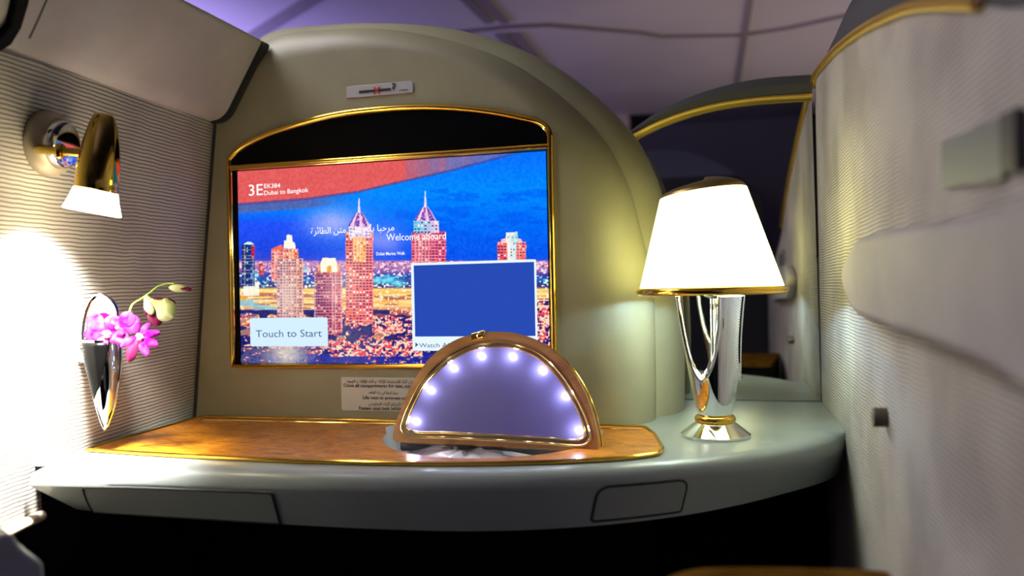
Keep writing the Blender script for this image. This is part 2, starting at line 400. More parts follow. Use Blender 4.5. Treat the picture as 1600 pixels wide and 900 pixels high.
# ================================================================== the screen
tv = thing('video_screen', 'large wide screen in a gold frame showing a night skyline', 'screen', on_y(612, 572, PY))
FY = PY-0.003
def Yp(px, py, d=0.0): return on_y(px, py, PY-d)
xl, xr = Yp(363, 420).x, Yp(864, 420).x; zb = Yp(600, 572).z
zbarL, zbarR = Yp(363, 262).z, Yp(860, 229).z; zbar = (zbarL+zbarR)/2
arch = [Yp(*p) for p in [(365, 243), (376, 232), (410, 214), (450, 200), (520, 181), (600, 171), (680, 168), (760, 174), (815, 184), (845, 192), (857, 203)]]
arch = [Vector((min(max(p.x, xl), xr), FY, p.z)) for p in arch]
arcs = smooth([Vector((xl, FY, arch[0].z-0.006))]+arch+[Vector((xr, FY, arch[-1].z-0.008))], 70)
out = rounded([Vector((xr, FY, zb)), Vector((xl, FY, zb))], 0)
outline = dense([Vector((xl, FY, zb))]+[Vector((xl, FY, arcs[0].z-.002))], 0.02, False)+arcs+dense([Vector((xr, FY, arcs[-1].z-.002)), Vector((xr, FY, zb))], 0.02, False)
b = bmesh.new(); tube(b, outline, 0.0046, closed=True, n=14)
frame_o = obj('gold_frame', b, M['gold'], tv)
b = bmesh.new(); tube(b, [p+Vector(((0.0045 if p.x < -0.5 else -0.0045), -0.0012, 0)) if False else p+(Vector((cc.x, FY, (zb+zbar)/2))-p)*0.012+Vector((0, -0.001, 0)) for p in outline], 0.0016, closed=True, n=8)
obj('inner_bead', b, M['brightgold'], tv)
b = bmesh.new(); tube(b, [(xl, FY, zbar), (xr, FY, zbar)], 0.0042, n=14); obj('crossbar', b, M['gold'], tv)
b = bmesh.new(); tube(b, [(xl+.004, FY-.002, zbar-.0042), (xr-.004, FY-.002, zbar-.0042)], 0.0013, n=8); obj('crossbar_bead', b, M['brightgold'], tv)
top_poly = [Vector((xr, PY-0.0015, zbar)), Vector((xl, PY-.0015, zbar))]+[Vector((p.x, PY-.0015, p.z)) for p in arcs]
obj('dark_top_panel', prism(top_poly, (0, 0.004, 0)), M['black'], tv)
obj('bezel', prism([Vector((xl, PY-.0008, zb)), Vector((xr, PY-.0008, zb)), Vector((xr, PY-.0008, zbar)), Vector((xl, PY-.0008, zbar))], (0, 0.003, 0)), M['black'], tv)
# the displayed picture: a fine grid whose cells carry the picture's colours
DY = PY-0.0016
dx0, dx1 = Yp(375, 420).x, Yp(857, 420).x; dz0 = Yp(600, 569).z; dz1 = (Yp(380, 268).z+Yp(850, 236).z)/2
NX, NZ = 660, 420
X, Z = np.meshgrid(np.linspace(dx0, dx1, NX), np.linspace(dz0, dz1, NZ))
def project(X, Y, Z):
    dx, dy, dz = X-CAM.x, Y-CAM.y, Z-CAM.z
    f = dx*FWD.x+dy*FWD.y+dz*FWD.z; r = dx*RGT.x+dy*RGT.y+dz*RGT.z; u = dx*UP.x+dy*UP.y+dz*UP.z
    return 800+FPX*r/f, 450-FPX*u/f
U, W = project(X, DY, Z)
rng = np.random.default_rng(5)
def vnoise(sx, sy, seed):
    """smooth value noise over the picture, cells sx by sy pixels"""
    g = np.random.default_rng(seed).random((int(700/sy)+3, int(700/sx)+3))
    x = (U-340)/sx; y = (W-200)/sy; xi = np.clip(x.astype(int), 0, g.shape[1]-2); yi = np.clip(y.astype(int), 0, g.shape[0]-2)
    fx = np.clip(x-xi, 0, 1); fy = np.clip(y-yi, 0, 1); fx = fx*fx*(3-2*fx); fy = fy*fy*(3-2*fy)
    return (g[yi, xi]*(1-fx)+g[yi, xi+1]*fx)*(1-fy)+(g[yi+1, xi]*(1-fx)+g[yi+1, xi+1]*fx)*fy
img = np.zeros((NZ, NX, 3))
def put(mask, col, a=1.0):
    a = np.clip(mask*a, 0, 1)[..., None] if hasattr(mask, 'shape') else a
    img[:] = img*(1-a)+np.array(col, float)*a
def ramp(v, stops):
    xs = [s[0] for s in stops]; return np.stack([np.interp(v, xs, [s[1][i] for s in stops]) for i in range(3)], -1)
def sstep(a, b, v): t = np.clip((v-a)/(b-a), 0, 1); return t*t*(3-2*t)
skyR = ramp(W, [(235, (10, 110, 255)), (300, (0, 138, 255)), (350, (0, 110, 250)), (400, (10, 85, 238)), (425, (60, 90, 225))])
skyL = ramp(W, [(235, (30, 90, 255)), (330, (0, 120, 255)), (350, (30, 80, 250)), (390, (30, 70, 225)), (425, (90, 80, 200))])
mixx = sstep(420, 600, U)[..., None]
img[:] = skyL*(1-mixx)+skyR*mixx
cl = vnoise(42, 7, 3)*0.6+vnoise(16, 4, 4)*0.4
put(sstep(0.45, 0.68, cl)*(U > 620)*(W > 295), (0, 82, 236), 0.45)
put(np.exp(-(((U-520)/42)**2+((W-348)/24)**2)), (205, 195, 250), 0.75)
# red sash across the top
edge_y = np.interp(U, [370, 480, 560, 620, 700, 780, 860], [320, 311, 300, 286, 268, 247, 225])
below = W-edge_y
ash = sstep(640, 760, U+vnoise(9, 60, 8)*60)
sash = np.stack([226-ash*110, 92+ash*22, 92+ash*85], -1)
vs = sstep(1.0, -1.0, below)[..., None]; img[:] = img*(1-vs)+sash*vs
put(((below > 0) & (below < 14))*sstep(560, 470, U), (96, 100, 160), 0.8)
put((below > -2.5)*(below < 1.5), (60, 60, 150), 0.55)
put(sstep(700, 860, U)*(below < 0), (30, 95, 225), 0.75)
# haze, roads, water and the lit ground
n1, n2, n3, n4 = vnoise(3, 2.2, 11), vnoise(7, 3, 12), vnoise(24, 6, 13), vnoise(2.0, 2.0, 14)
gr = ramp(W, [(404, (120, 80, 190)), (412, (215, 150, 190)), (424, (150, 100, 180)), (430, (40, 60, 170)), (438, (45, 90, 175)), (448, (60, 50, 120)), (452, (255, 210, 110)), (464, (245, 165, 60)), (478, (255, 205, 125)), (488, (190, 90, 80)), (500, (60, 40, 120)), (520, (60, 35, 120)), (572, (25, 35, 130))])
hz = 406+2*n2-0.0*U
g_ = sstep(-1, 1, W-hz)[..., None]; img[:] = img*(1-g_)+gr*g_
L1 = (W > 408)
put(L1*(W < 432)*(n1 > 0.62), (255, 225, 225), 0.9); put(L1*(W < 432)*(n4 < 0.25), (90, 50, 150), 0.7)
put((W > 430)*(W < 448)*(n2 > 0.80), (70, 215, 235), 0.8); put((W > 426)*(W < 450)*(n1 > 0.74), (255, 250, 255), 0.95)
for cx_, cy_ in [(608, 437), (590, 438), (396, 430), (470, 420), (622, 443)]:
    put(np.exp(-(((U-cx_)/9)**2+((W-cy_)/5)**2)), (120, 245, 255), 0.95)
put((W > 452)*(W < 490)*(vnoise(30, 2.6, 21) > 0.58), (255, 232, 160), 0.85); put((W > 458)*(W < 490)*(vnoise(34, 3, 22) > 0.70), (160, 82, 92), 0.7)
put((W > 446)*(W < 490)*(n1 > 0.82), (255, 255, 245), 0.9)
put((U < 436)*(W > 468)*(W < 500)*(n3 > 0.35), (120, 190, 225), 0.7)
put((U < 440)*(W > 484)*(W < 515), (110, 60, 140), 0.65)
put((U < 405)*(W > 440)*(W < 462)*(U > 380), (250, 250, 235), 0.9)
lo = (W > 484)
put(lo*(n2 > 0.55), (205, 50, 90), 0.85); put(lo*(n1 > 0.60)*(n2 > 0.46), (255, 150, 85), 0.95); put(lo*(vnoise(26, 10, 61) > 0.66)*(W < 530), (250, 190, 120), 0.55)
put(lo*(n4 > 0.68)*(n2 > 0.40), (255, 235, 215), 0.95); put(lo*(vnoise(12, 8, 31) > 0.62), (22, 30, 110), 0.9)
put((W > 553)*(n1 < 0.75), (30, 40, 160), 0.85); put((W > 545)*(U < 480)*(n1 < 0.7), (85, 85, 135), 0.8)
def band(y0, y1, x0, x1, seed, a=1.0):
    m = (W > y0)*(W < y1)*(U > x0)*(U < x1); put(m*(vnoise(4, 3, seed) > 0.48), (235, 75, 95), a)
    put(m*(vnoise(2.6, 2.2, seed+1) > 0.55), (255, 215, 190), a); put(m*(vnoise(5, 4, seed+2) > 0.72), (40, 30, 120), a)
band(532, 557, 515, 660, 40); band(530, 545, 395, 520, 44, 0.7); band(495, 520, 582, 650, 48); band(470, 560, 838, 870, 51)
# towers
def tower(x0, x1, y0, y1, base, dark, lightc, cw, ch, seed, dfrac=0.5, lean=0.0):
    m = (U > x0)*(U < x1)*(W > y0)*(W < y1)
    sh = ((U-x0)/(x1-x0)); colr = np.array(base[0], float)*(1-sh[..., None])+np.array(base[1], float)*sh[..., None]
    mm = m[..., None].astype(float); img[:] = img*(1-mm)+colr*mm
    ci = ((U-x0)/cw).astype(int); ri = ((W-y0)/ch).astype(int); fx = ((U-x0)/cw) % 1; fy = ((W-y0)/ch) % 1
    h = np.abs(np.sin(ci*12.9898+ri*78.233+seed)*43758.5453) % 1
    hc0 = np.abs(np.sin(ri*5.31+seed)*713.1) % 1
    win = (fx > 0.25)*(fx < 0.80)*(fy > 0.30)*(fy < 0.80)
    put(m*win*(h < dfrac+0.12), dark, 0.95); put(m*win*(h > 0.80), lightc, 1.0); put(m*(fy < 0.22)*(hc0 > 0.35), (255, 215, 205), 0.55)
    pass
    hc = np.abs(np.sin(ci*3.17+seed*1.7)*917.3) % 1
    put(m*(hc > 0.70)*(fx < 0.55), (255, 225, 200), 0.45)
def poly(pts, col, a=1.0):
    m = np.zeros(U.shape, bool); n = len(pts)
    for i in range(n):
        x1_, y1_ = pts[i]; x2_, y2_ = pts[(i+1) % n]
        if y1_ == y2_: continue
        c = ((W >= min(y1_, y2_)) & (W < max(y1_, y2_))); xi = x1_+(W-y1_)*(x2_-x1_)/(y2_-y1_); m ^= (c & (U < xi))
    put(m.astype(float), col, a); return m
tower(378, 398, 381, 447, ((25, 40, 110), (20, 60, 150)), (15, 25, 70), (150, 240, 255), 3.3, 4.5, 1, 0.4)
tower(393, 398, 384, 402, ((200, 40, 80), (200, 50, 80)), (120, 20, 60), (255, 180, 180), 4, 5, 2); poly([(380, 382), (386, 378), (392, 378), (397, 382)], (220, 250, 255))
tower(404, 412, 411, 430, ((190, 60, 80), (220, 80, 90)), (140, 40, 60), (255, 230, 200), 3, 4, 3)
tower(424, 466, 389, 440, ((240, 140, 150), (240, 110, 60)), (150, 60, 90), (255, 235, 190), 4.5, 5, 4, 0.35); poly([(424, 389), (440, 382), (444, 390), (424, 391)], (245, 110, 80))
poly([(443, 388), (444, 376), (448, 376), (448, 367), (456, 367), (457, 377), (461, 380), (462, 389)], (255, 250, 235))
tower(433, 474, 404, 500, ((205, 150, 160), (225, 140, 120)), (70, 50, 110), (255, 250, 240), 4.3, 4.4, 5, 0.5)
put(np.exp(-(((U-450)/17)**2+((W-462)/30)**2)), (240, 215, 200), 0.65); put(np.exp(-(((U-448)/30)**2+((W-552)/26)**2)), (250, 240, 215), 0.75)
tower(491, 535, 424, 520, ((150, 70, 120), (215, 80, 110)), (35, 25, 80), (255, 190, 150), 4.6, 4.6, 6, 0.55)
tower(497, 531, 414, 426, ((250, 160, 90), (240, 120, 80)), (120, 60, 80), (255, 240, 200), 4.6, 4, 7, 0.3)
poly([(501, 425), (501, 410), (504, 403), (524, 403), (526, 410), (527, 425)], (255, 246, 225)); poly([(511, 425), (511, 417), (515, 414), (518, 417), (518, 425)], (235, 160, 60))
tower(540, 583, 362, 505, ((235, 110, 100), (245, 105, 110)), (45, 35, 110), (255, 245, 225), 5.2, 4.6, 8, 0.5)
tower(545, 580, 350, 372, ((240, 225, 250), (225, 190, 240)), (60, 110, 190), (255, 255, 255), 5, 5, 9, 0.45)
tower(552, 572, 370, 410, ((255, 190, 110), (255, 170, 100)), (190, 90, 70), (255, 250, 200), 5, 6, 10, 0.3)
def dome(cx_, y0, y1, hw, spire):
    t = np.clip((W-y0)/(y1-y0), 0, 1); hw_ = hw*np.sqrt(np.clip(t, 0, 1))*(0.72+0.28*t)
    m = (np.abs(U-cx_) < hw_)*(W > y0)*(W < y1); put(m, (120, 60, 170)); q = np.sin((U-cx_)/(hw_+0.01)*7.5)
    put(m*(q > 0.35), (245, 225, 255), 0.9); put(m*(n4 > 0.7), (255, 190, 220), 0.9)
    put((np.abs(U-cx_) < 0.8+0.9*sstep(spire, y0, W))*(W > spire)*(W < y0+3), (235, 225, 255))
dome(561, 330, 354, 18, 310); dome(664.5, 321, 346, 18, 299)
tower(643, 697, 362, 412, ((235, 90, 120), (225, 80, 120)), (90, 35, 100), (255, 230, 235), 5.2, 4.6, 11, 0.5)
tower(646, 686, 345, 364, ((80, 200, 235), (235, 190, 235)), (20, 60, 150), (255, 255, 255), 5.4, 5, 12, 0.5)
tower(777, 822, 378, 412, ((225, 70, 90), (240, 110, 110)), (100, 30, 70), (255, 235, 225), 4.8, 4.6, 13, 0.35)
poly([(783, 380), (783, 374), (790, 372), (791, 364), (808, 362), (809, 372), (815, 374), (816, 380)], (255, 200, 190)); tower(791, 809, 363, 380, ((255, 255, 255), (110, 220, 240)), (120, 170, 200), (255, 255, 255), 6, 5, 14, 0.3)
tower(793, 806, 378, 412, ((250, 245, 235), (200, 240, 250)), (120, 90, 120), (255, 255, 255), 4, 4.6, 15, 0.3)
# soft grain
img += (vnoise(3, 3, 77)[..., None]-0.5)*16
img = np.clip(img, 0, 255)/255
lin_img = np.where(img <= 0.04045, img/12.92, ((img+0.055)/1.055)**2.4)
me = bpy.data.meshes.new('display')
co = np.stack([X, np.full_like(X, DY), Z], -1).reshape(-1, 3)
idx = np.arange(NX*NZ).reshape(NZ, NX)
quads = np.stack([idx[:-1, :-1], idx[:-1, 1:], idx[1:, 1:], idx[1:, :-1]], -1).reshape(-1, 4)
me.vertices.add(len(co)); me.vertices.foreach_set('co', co.ravel())
me.loops.add(quads.size); me.loops.foreach_set('vertex_index', quads.ravel().astype(np.int32))
me.polygons.add(len(quads)); me.polygons.foreach_set('loop_start', np.arange(0, quads.size, 4, dtype=np.int32)); me.polygons.foreach_set('loop_total', np.full(len(quads), 4, np.int32))
me.update(calc_edges=True)
ca = me.color_attributes.new('picture', 'FLOAT_COLOR', 'POINT')
ca.data.foreach_set('color', np.concatenate([lin_img.reshape(-1, 3), np.ones((NX*NZ, 1))], 1).astype(np.float32).ravel())
dm = bpy.data.materials.new('lit_display'); dm.use_nodes = True; nt = dm.node_tree; pb = nt.nodes['Principled BSDF']
at = nt.nodes.new('ShaderNodeAttribute'); at.attribute_name = 'picture'
pb.inputs['Base Color'].default_value = (0, 0, 0, 1); pb.inputs['Specular IOR Level'].default_value = 0.15; pb.inputs['Roughness'].default_value = 0.15
nt.links.new(at.outputs['Color'], pb.inputs['Emission Color']); pb.inputs['Emission Strength'].default_value = 0.92
disp = obj('display', me, dm, tv, smooth=0, label='lit display showing a blue night city skyline')
EY = DY-0.0008; vy = Vector((0, -0.0003, 0)); up = Vector((0, 0, 1))
def S(px, py, k=0): return on_y(px, py, EY-0.0004*k)
def quad(px, k=0, r=0.003, th=0.0004): 
    p = [S(x, y, k) for x, y in px]; x0 = (p[0].x+p[3].x)/2; x1 = (p[1].x+p[2].x)/2; z1 = (p[0].z+p[1].z)/2; z0_ = (p[2].z+p[3].z)/2
    return prism(rounded([Vector((x0, p[0].y, z1)), Vector((x1, p[0].y, z1)), Vector((x1, p[0].y, z0_)), Vector((x0, p[0].y, z0_))], r), (0, th, 0))
wv = obj('video_window', quad([(643, 412), (838, 404), (840, 547), (644, 549)]), mat('window_white', (0, 0, 0), emit=lin((222, 238, 255)), spec=0), tv)
obj('video_picture', quad([(647, 416), (834, 408), (837, 526), (648, 525)], 1, 0.0005), mat('window_blue', (0, 0, 0), emit=lin((38, 72, 172)), spec=0.0), wv)
bt = obj('start_button', quad([(391, 498), (512, 495), (512, 540), (391, 542)]), mat('button_pale_blue', (0, 0, 0), emit=lin((205, 230, 252)), spec=0), tv)
text('button_caption', 'Touch to Start', S(400, 527, 1), S(503, 526, 1), 0.0118, up, M['navytext'], bt, vy)
text('window_caption', 'Watch Airshow', S(655, 543, 1), S(733, 542, 1), 0.0068, up, M['navytext'], wv, vy)
obj('play_arrow', prism([S(649, 535, 1), S(649, 542.5, 1), S(653.5, 538.5, 1)], (0, .0003, 0)), M['navytext'], wv)
text('seat_number_text', '3E', S(389, 306), S(411, 304.5), 0.0185, up, M['white'], tv, vy, bold=0.0)
text('flight_text', 'EK384', S(413, 294), S(438, 293), 0.0070, up, M['white'], tv, vy, bold=0.004)
text('route_text', 'Dubai to Bangkok', S(413, 305), S(482, 300), 0.0074, up, M['white'], tv, vy, bold=0.004)
text('welcome_text', 'Welcome aboard', S(604, 376), S(697, 374), 0.0110, up, M['white'], tv, vy)
text('place_text', 'Dubai Marina Walk', S(588, 399), S(633, 398), 0.0050, up, M['white'], tv, vy, bold=0.010)

# Arabic lettering: joined by contextual (presentation) forms and laid right to left
AR = {'ا': ('FE8D', 'FE8E'), 'أ': ('FE83', 'FE84'), 'إ': ('FE87', 'FE88'), 'ب': ('FE8F', 'FE90', 'FE91', 'FE92'), 'ة': ('FE93', 'FE94'), 'ت': ('FE95', 'FE96', 'FE97', 'FE98'),
      'ج': ('FE9D', 'FE9E', 'FE9F', 'FEA0'), 'ح': ('FEA1', 'FEA2', 'FEA3', 'FEA4'), 'د': ('FEA9', 'FEAA'), 'ر': ('FEAD', 'FEAE'), 'ز': ('FEAF', 'FEB0'), 'س': ('FEB1', 'FEB2', 'FEB3', 'FEB4'),
      'ص': ('FEB9', 'FEBA', 'FEBB', 'FEBC'), 'ط': ('FEC1', 'FEC2', 'FEC3', 'FEC4'), 'ع': ('FEC9', 'FECA', 'FECB', 'FECC'), 'غ': ('FECD', 'FECE', 'FECF', 'FED0'), 'ف': ('FED1', 'FED2', 'FED3', 'FED4'),
      'ق': ('FED5', 'FED6', 'FED7', 'FED8'), 'ك': ('FED9', 'FEDA', 'FEDB', 'FEDC'), 'ل': ('FEDD', 'FEDE', 'FEDF', 'FEE0'), 'م': ('FEE1', 'FEE2', 'FEE3', 'FEE4'), 'ن': ('FEE5', 'FEE6', 'FEE7', 'FEE8'),
      'ه': ('FEE9', 'FEEA', 'FEEB', 'FEEC'), 'و': ('FEED', 'FEEE'), 'ى': ('FEEF', 'FEF0'), 'ي': ('FEF1', 'FEF2', 'FEF3', 'FEF4'), 'ئ': ('FE89', 'FE8A', 'FE8B', 'FE8C'), 'ث': ('FE99', 'FE9A', 'FE9B', 'FE9C'), 'ء': ('FE80',)}
def arabic(s):
    out = []
    for i, c in enumerate(s):
        if c not in AR: out.append(c); continue
        f = AR[c]; pv = s[i-1] if i else ' '; nx = s[i+1] if i+1 < len(s) else ' '
        jp = pv in AR and len(AR[pv]) == 4 and len(f) > 1; jn = len(f) == 4 and nx in AR and len(AR[nx]) > 1
        out.append(chr(int(f[(3 if jp else 2) if jn else (1 if jp else 0)], 16)))
    return ''.join(reversed(out))
text('arabic_welcome_text', arabic('مرحبا بكم على متن الطائرة'), S(486, 366), S(616, 360), 0.0105, up, M['white'], tv, vy)

# ------------------------------------------------------------------ no smoking plate
pp = [Yp(541, 135, .002), Yp(645, 126, .002), Yp(647, 144, .002), Yp(541, 153, .002)]
ns = thing('no_smoking_sign', 'small grey no smoking plate with a crossed cigarette symbol above the screen', 'sign', Yp(595, 150, 0.0))
zt, zl = (pp[0].z+pp[1].z)/2, (pp[2].z+pp[3].z)/2
def rect(x0, x1, z0_, z1, y): return [Vector((x0, y, z0_)), Vector((x1, y, z0_)), Vector((x1, y, z1)), Vector((x0, y, z1))]
obj('plate', prism(rounded(rect(pp[0].x, pp[1].x, zl, zt, PY-.002), [0.001, 0.001, 0.006, 0.001]), (0, 0.003, 0)), M['plate'], ns, bevel=0.0006)
zc = Yp(590, 142).z; yy = PY-0.0026
b = bmesh.new(); extr(b, rect(Yp(562, 143).x, Yp(612, 143).x, zc-.0020, zc+.0020, yy), (0, .0004, 0)); obj('cigarette_symbol', b, M['ink'], ns)
cx0 = Yp(590, 143).x; b = bmesh.new()
for s in (1, -1):
    d = Vector((0.0048, 0, 0.0052*s)); n_ = Vector((-d.z, 0, d.x)).normalized()*0.0013; c0 = Vector((cx0, yy-.0004-.0001*s, zc))
    extr(b, [c0-d-n_, c0+d-n_, c0+d+n_, c0-d+n_], (0, .0004, 0))
obj('red_cross', b, M['red'], ns)
b = bmesh.new(); sx0 = Yp(614.5, 143).x
tube(b, [(sx0, yy, zc-.001), (sx0, yy, zc+.003), (sx0+.004, yy, zc+.005), (sx0+.0042, yy, zc+.008), (sx0, yy, zc+.0085), (sx0, yy, zc+.006)], 0.0006, n=6)
tube(b, [(sx0+.0022, yy, zc-.001), (sx0+.0022, yy, zc+.003)], 0.0006, n=6); obj('smoke_symbol', b, M['ink'], ns)
b = bmesh.new(); extr(b, rect(Yp(625, 145).x, Yp(638, 145).x, zc-.0034, zc-.0026, yy), (0, .0004, 0)); obj('small_print', b, M['ink'], ns)

# ------------------------------------------------------------------ safety placard
pl = thing('safety_placard', 'grey bilingual safety notice under the screen, partly behind the vanity mirror', 'sign', Yp(600, 642))
x0, x1 = Yp(534, 615).x, Yp(745, 615).x; z1, z0_ = Yp(534, 589).z, Yp(534, 641).z
obj('plate', prism(rounded(rect(x0, x1, z0_, z1, PY-.0015), 0.002), (0, .003, 0)), M['placard'], pl)
Q = lambda px, py: on_y(px, py, PY-0.0021); vq = Vector((0, -0.0002, 0))
text('notice_line', 'Close all compartments for taxi, take off and landing', Q(537, 604.5), Q(690, 606.5), 0.0054, up, M['ink'], pl, vq, bold=0.010)
text('notice_line', 'Life vest in armrest cabinet', Q(567, 623.5), Q(650, 625), 0.0054, up, M['ink'], pl, vq, bold=0.010)
text('notice_line', 'Fasten seat belt while seated', Q(561, 640), Q(650, 641.5), 0.0054, up, M['ink'], pl, vq, bold=0.010)
text('arabic_line', arabic('أغلق جميع المقصورات أثناء الاستعداد للإقلاع و أثناء الإقلاع و الهبوط'), Q(541, 597.5), Q(690, 599.5), 0.0046, up, M['ink'], pl, vq, bold=0.01)
text('arabic_line', arabic('سترة النجاة في ذراع المقعد'.replace('ذ', 'د')), Q(576, 615), Q(622, 616), 0.0046, up, M['ink'], pl, vq, bold=0.01)
text('arabic_line', arabic('يربط الحزام أثناء الجلوس'), Q(576, 633), Q(640, 634), 0.0046, up, M['ink'], pl, vq, bold=0.01)

# ================================================================== upper left padded panel
far_lo, far_hi = on_y(350, 188, PY-.01), on_y(413, 61, PY-.01)
dirn = ray(1050, 394).normalized()
sec = [far_lo, far_hi, far_hi+Vector((-0.30, 0, 0.03)), far_lo+Vector((-0.34, 0, 0.0))]
sec = rounded(sec, [0.022, 0.012, 0, 0], 7)
b = bmesh.new(); extr(b, sec, -dirn*1.15)
pad = thing('padded_side_panel', 'large taupe padded panel running along the top of the left wall', 'panel', far_lo)
obj('cushion', b, M['padding'], pad, bevel=0.012, smooth=40)
dl = dirn*0.62
g1, g2 = on_pl(0, 92, far_lo, (far_hi-far_lo).cross(dirn).normalized()), None
pn = (far_hi-far_lo).cross(dirn).normalized(); pn = pn if pn.y < 0 else -pn
seam = [on_pl(x, y, far_lo, pn)+pn*0.0005 for x, y in [(46, 60), (62, 25), (78, -12)]]
b = bmesh.new(); tube(b, seam, 0.0016, n=6); obj('stitched_seam', b, M['slot'], pad)
sec2 = [p+dirn*0.02 for p in sec]
b = bmesh.new(); extr(b, [p+Vector((0.004, 0, -0.003)) for p in sec], dirn*0.016); obj('end_gap_dark', b, M['groove'], pad)  # dark solid put in for the shaded gap at the panel's end
wf = [on_pl(x, y, far_lo, pn)+pn*0.012 for x, y in [(-60, 95), (-20, 85), (10, 66), (26, 40), (38, 0), (44, -30), (-60, -30)]]
win = [on_pl(x, y, far_lo, pn)+pn*0.012 for x, y in [(-50, 60), (-10, 55), (8, 35), (16, 0), (18, -20), (-50, -20)]]
fr_ = obj('dark_window_surround', prism(wf, -pn*0.02, [win]), M['blackmatte'], None, bevel=0.003)
tag(fr_, 'black rounded surround at the top left corner, on the padded panel', 'frame')

# ================================================================== desk
F = [(46, 738), (120, 739), (200, 739), (400, 743), (600, 747), (800, 745), (950, 737), (1050, 729), (1150, 718), (1220, 707), (1280, 694), (1325, 679)]
Fz = [on_z(x, y, TZ-0.004) for x, y in F]
Fz[-1].x = RX-0.001
FB = [on_z(x, y, TZ-0.062) for x, y in [(120, 796), (160, 800), (250, 806), (440, 819), (600, 827), (750, 830), (900, 824), (1050, 808), (1150, 790), (1230, 770), (1290, 752), (1330, 738)]]
FB[-1].x = RX-0.001
ft = smooth(Fz, 80); fb = smooth(FB, 80)
ft = [Vector((min(p.x, RX-.001), p.y, TZ)) for p in ft]; fb = [Vector((min(p.x, RX-.001), p.y, TZ-.062)) for p in fb]
desk = thing('console_desk', 'curved grey desk with burl wood inlay running under the screen', 'desk', (-0.3, 1.1, TZ-0.062))
cen = Vector((-0.33, 1.3, 0))
def inw(p, d, z): q = (cen-Vector((p.x, p.y, 0))).normalized()*d; return Vector((p.x+(q.x if abs(p.x-RX) > .002 else 0), p.y+q.y, z))
prof = [(0.020, 0.0), (0.0130, -0.0010), (0.0065, -0.0038), (0.0022, -0.0090), (0.0, -0.016), (0.0, -0.020)]
rows = [[inw(p, d, TZ+z) for p in ft] for d, z in prof]
lastrow = rows[-1]
for t in (0.33, 0.66, 1.0): rows.append([a.lerp(c, t) for a, c in zip(lastrow, fb)])
rows.append([inw(p, 0.02, TZ-0.064) for p in fb])
rows.append([Vector((p.x, PY-0.02 if p.x < -0.15 else MY, TZ-0.064)) for p in fb])
# top with the vanity pocket cut out
pocket = [on_z(x, y, TZ) for x, y in [(612, 668), (604, 682), (597, 690), (604, 701), (622, 709), (650, 715), (690, 719), (740, 721), (800, 719), (850, 714), (890, 707), (926, 698), (936, 690), (930, 672)]]
pocket = smooth(pocket, 48, closed=True)
pocket = [Vector((p.x, p.y, TZ)) for p in pocket]
wl1 = Vector((A1.x+0.001, A1.y, TZ)); wl2 = on_z(64, 738, TZ)
edge0 = rows[0]
toppoly = edge0+[Vector((RX-.001, MY, TZ)), Vector((-0.34, MY, TZ)), Vector((-0.34, PY+0.02, TZ)), Vector((A1.x, PY+.005, TZ)), Vector((A2.x-.002, A2.y, TZ)), on_z(52, 728, TZ)]
b = bmesh.new(); V = loft(b, rows)
tl = [toppoly, pocket]; tr = tessellate_polygon(tl); flat = [p for l in tl for p in l]
vv = [b.verts.new(p) for p in flat]
for t in tr: b.faces.new([vv[i] for i in t])
bmesh.ops.remove_doubles(b, verts=b.verts, dist=1e-5)
# left return of the desk front
b.faces.new([V_ for V_ in [r[0] for r in V[:-1]]][::-1]) if False else None
obj('desk_body', b, M['desk'], desk, smooth=40)
# pocket lining
b = bmesh.new()
PD = 0.045
def insetp(ps, f, z): c = sum(ps, Vector())/len(ps); return [Vector((p.x+(c.x-p.x)*f, p.y+(c.y-p.y)*f, z)) for p in ps]
rowsp = [insetp(pocket, 0, TZ+0.0035), insetp(pocket, 0.03, TZ-0.01), insetp(pocket, 0.06, TZ-PD*.8), insetp(pocket, 0.12, TZ-PD)]
Vp = loft(b, rowsp, close=True); b.faces.new(Vp[-1]); obj('pocket_lining', b, M['tray'], desk)
b = bmesh.new(); hl, hr = on_z(622, 697, TZ-.006), on_z(912, 706, TZ-.006)
tube(b, [hl+Vector((0, .014, -.002)), hr+Vector((0, .012, -.002))], 0.007, n=12); obj('hinge_bar', b, M['slot'], desk)
# wood inlay and its gold rims
inl_px = [(136, 706), (303, 657.5), (316, 654), (500, 658), (700, 663), (945, 668), (1008, 671), (1023, 682), (1036, 705), (1028, 713), (980, 720), (870, 726), (740, 729), (600, 728), (450, 724), (300, 717), (200, 711)]
inl = [on_z(x, y, TZ) for x, y in inl_px]
inl_r = rounded(inl, [0.004, 0.004, 0.004, 0, 0, 0, 0.01, 0.015, 0.01, 0.01, 0.03, 0.03, 0.03, 0.03, 0.03, 0.03, 0.03], 6)
inl_r = [Vector((p.x, min(p.y, PY-0.004), TZ)) for p in inl_r]
b = prism([p+Vector((0, 0, .0003)) for p in inl_r], (0, 0, 0.0032), [[p+Vector((0, 0, .0003)) for p in pocket]]); obj('burl_inlay', b, M['wood'], desk, smooth=30)
b = bmesh.new(); tube(b, [p+Vector((0, 0, .003)) for p in dense(inl_r, 0.02)], 0.0028, closed=True, n=10); obj('gold_rim', b, M['gold'], desk)
b = bmesh.new()
back = [on_z(x, y, TZ) for x, y in [(318, 660), (500, 664), (700, 668), (900, 673), (1003, 676)]]
tube(b, [Vector((p.x, p.y, TZ+.004)) for p in back], 0.0016, n=8); obj('back_bead', b, M['brightgold'], desk)
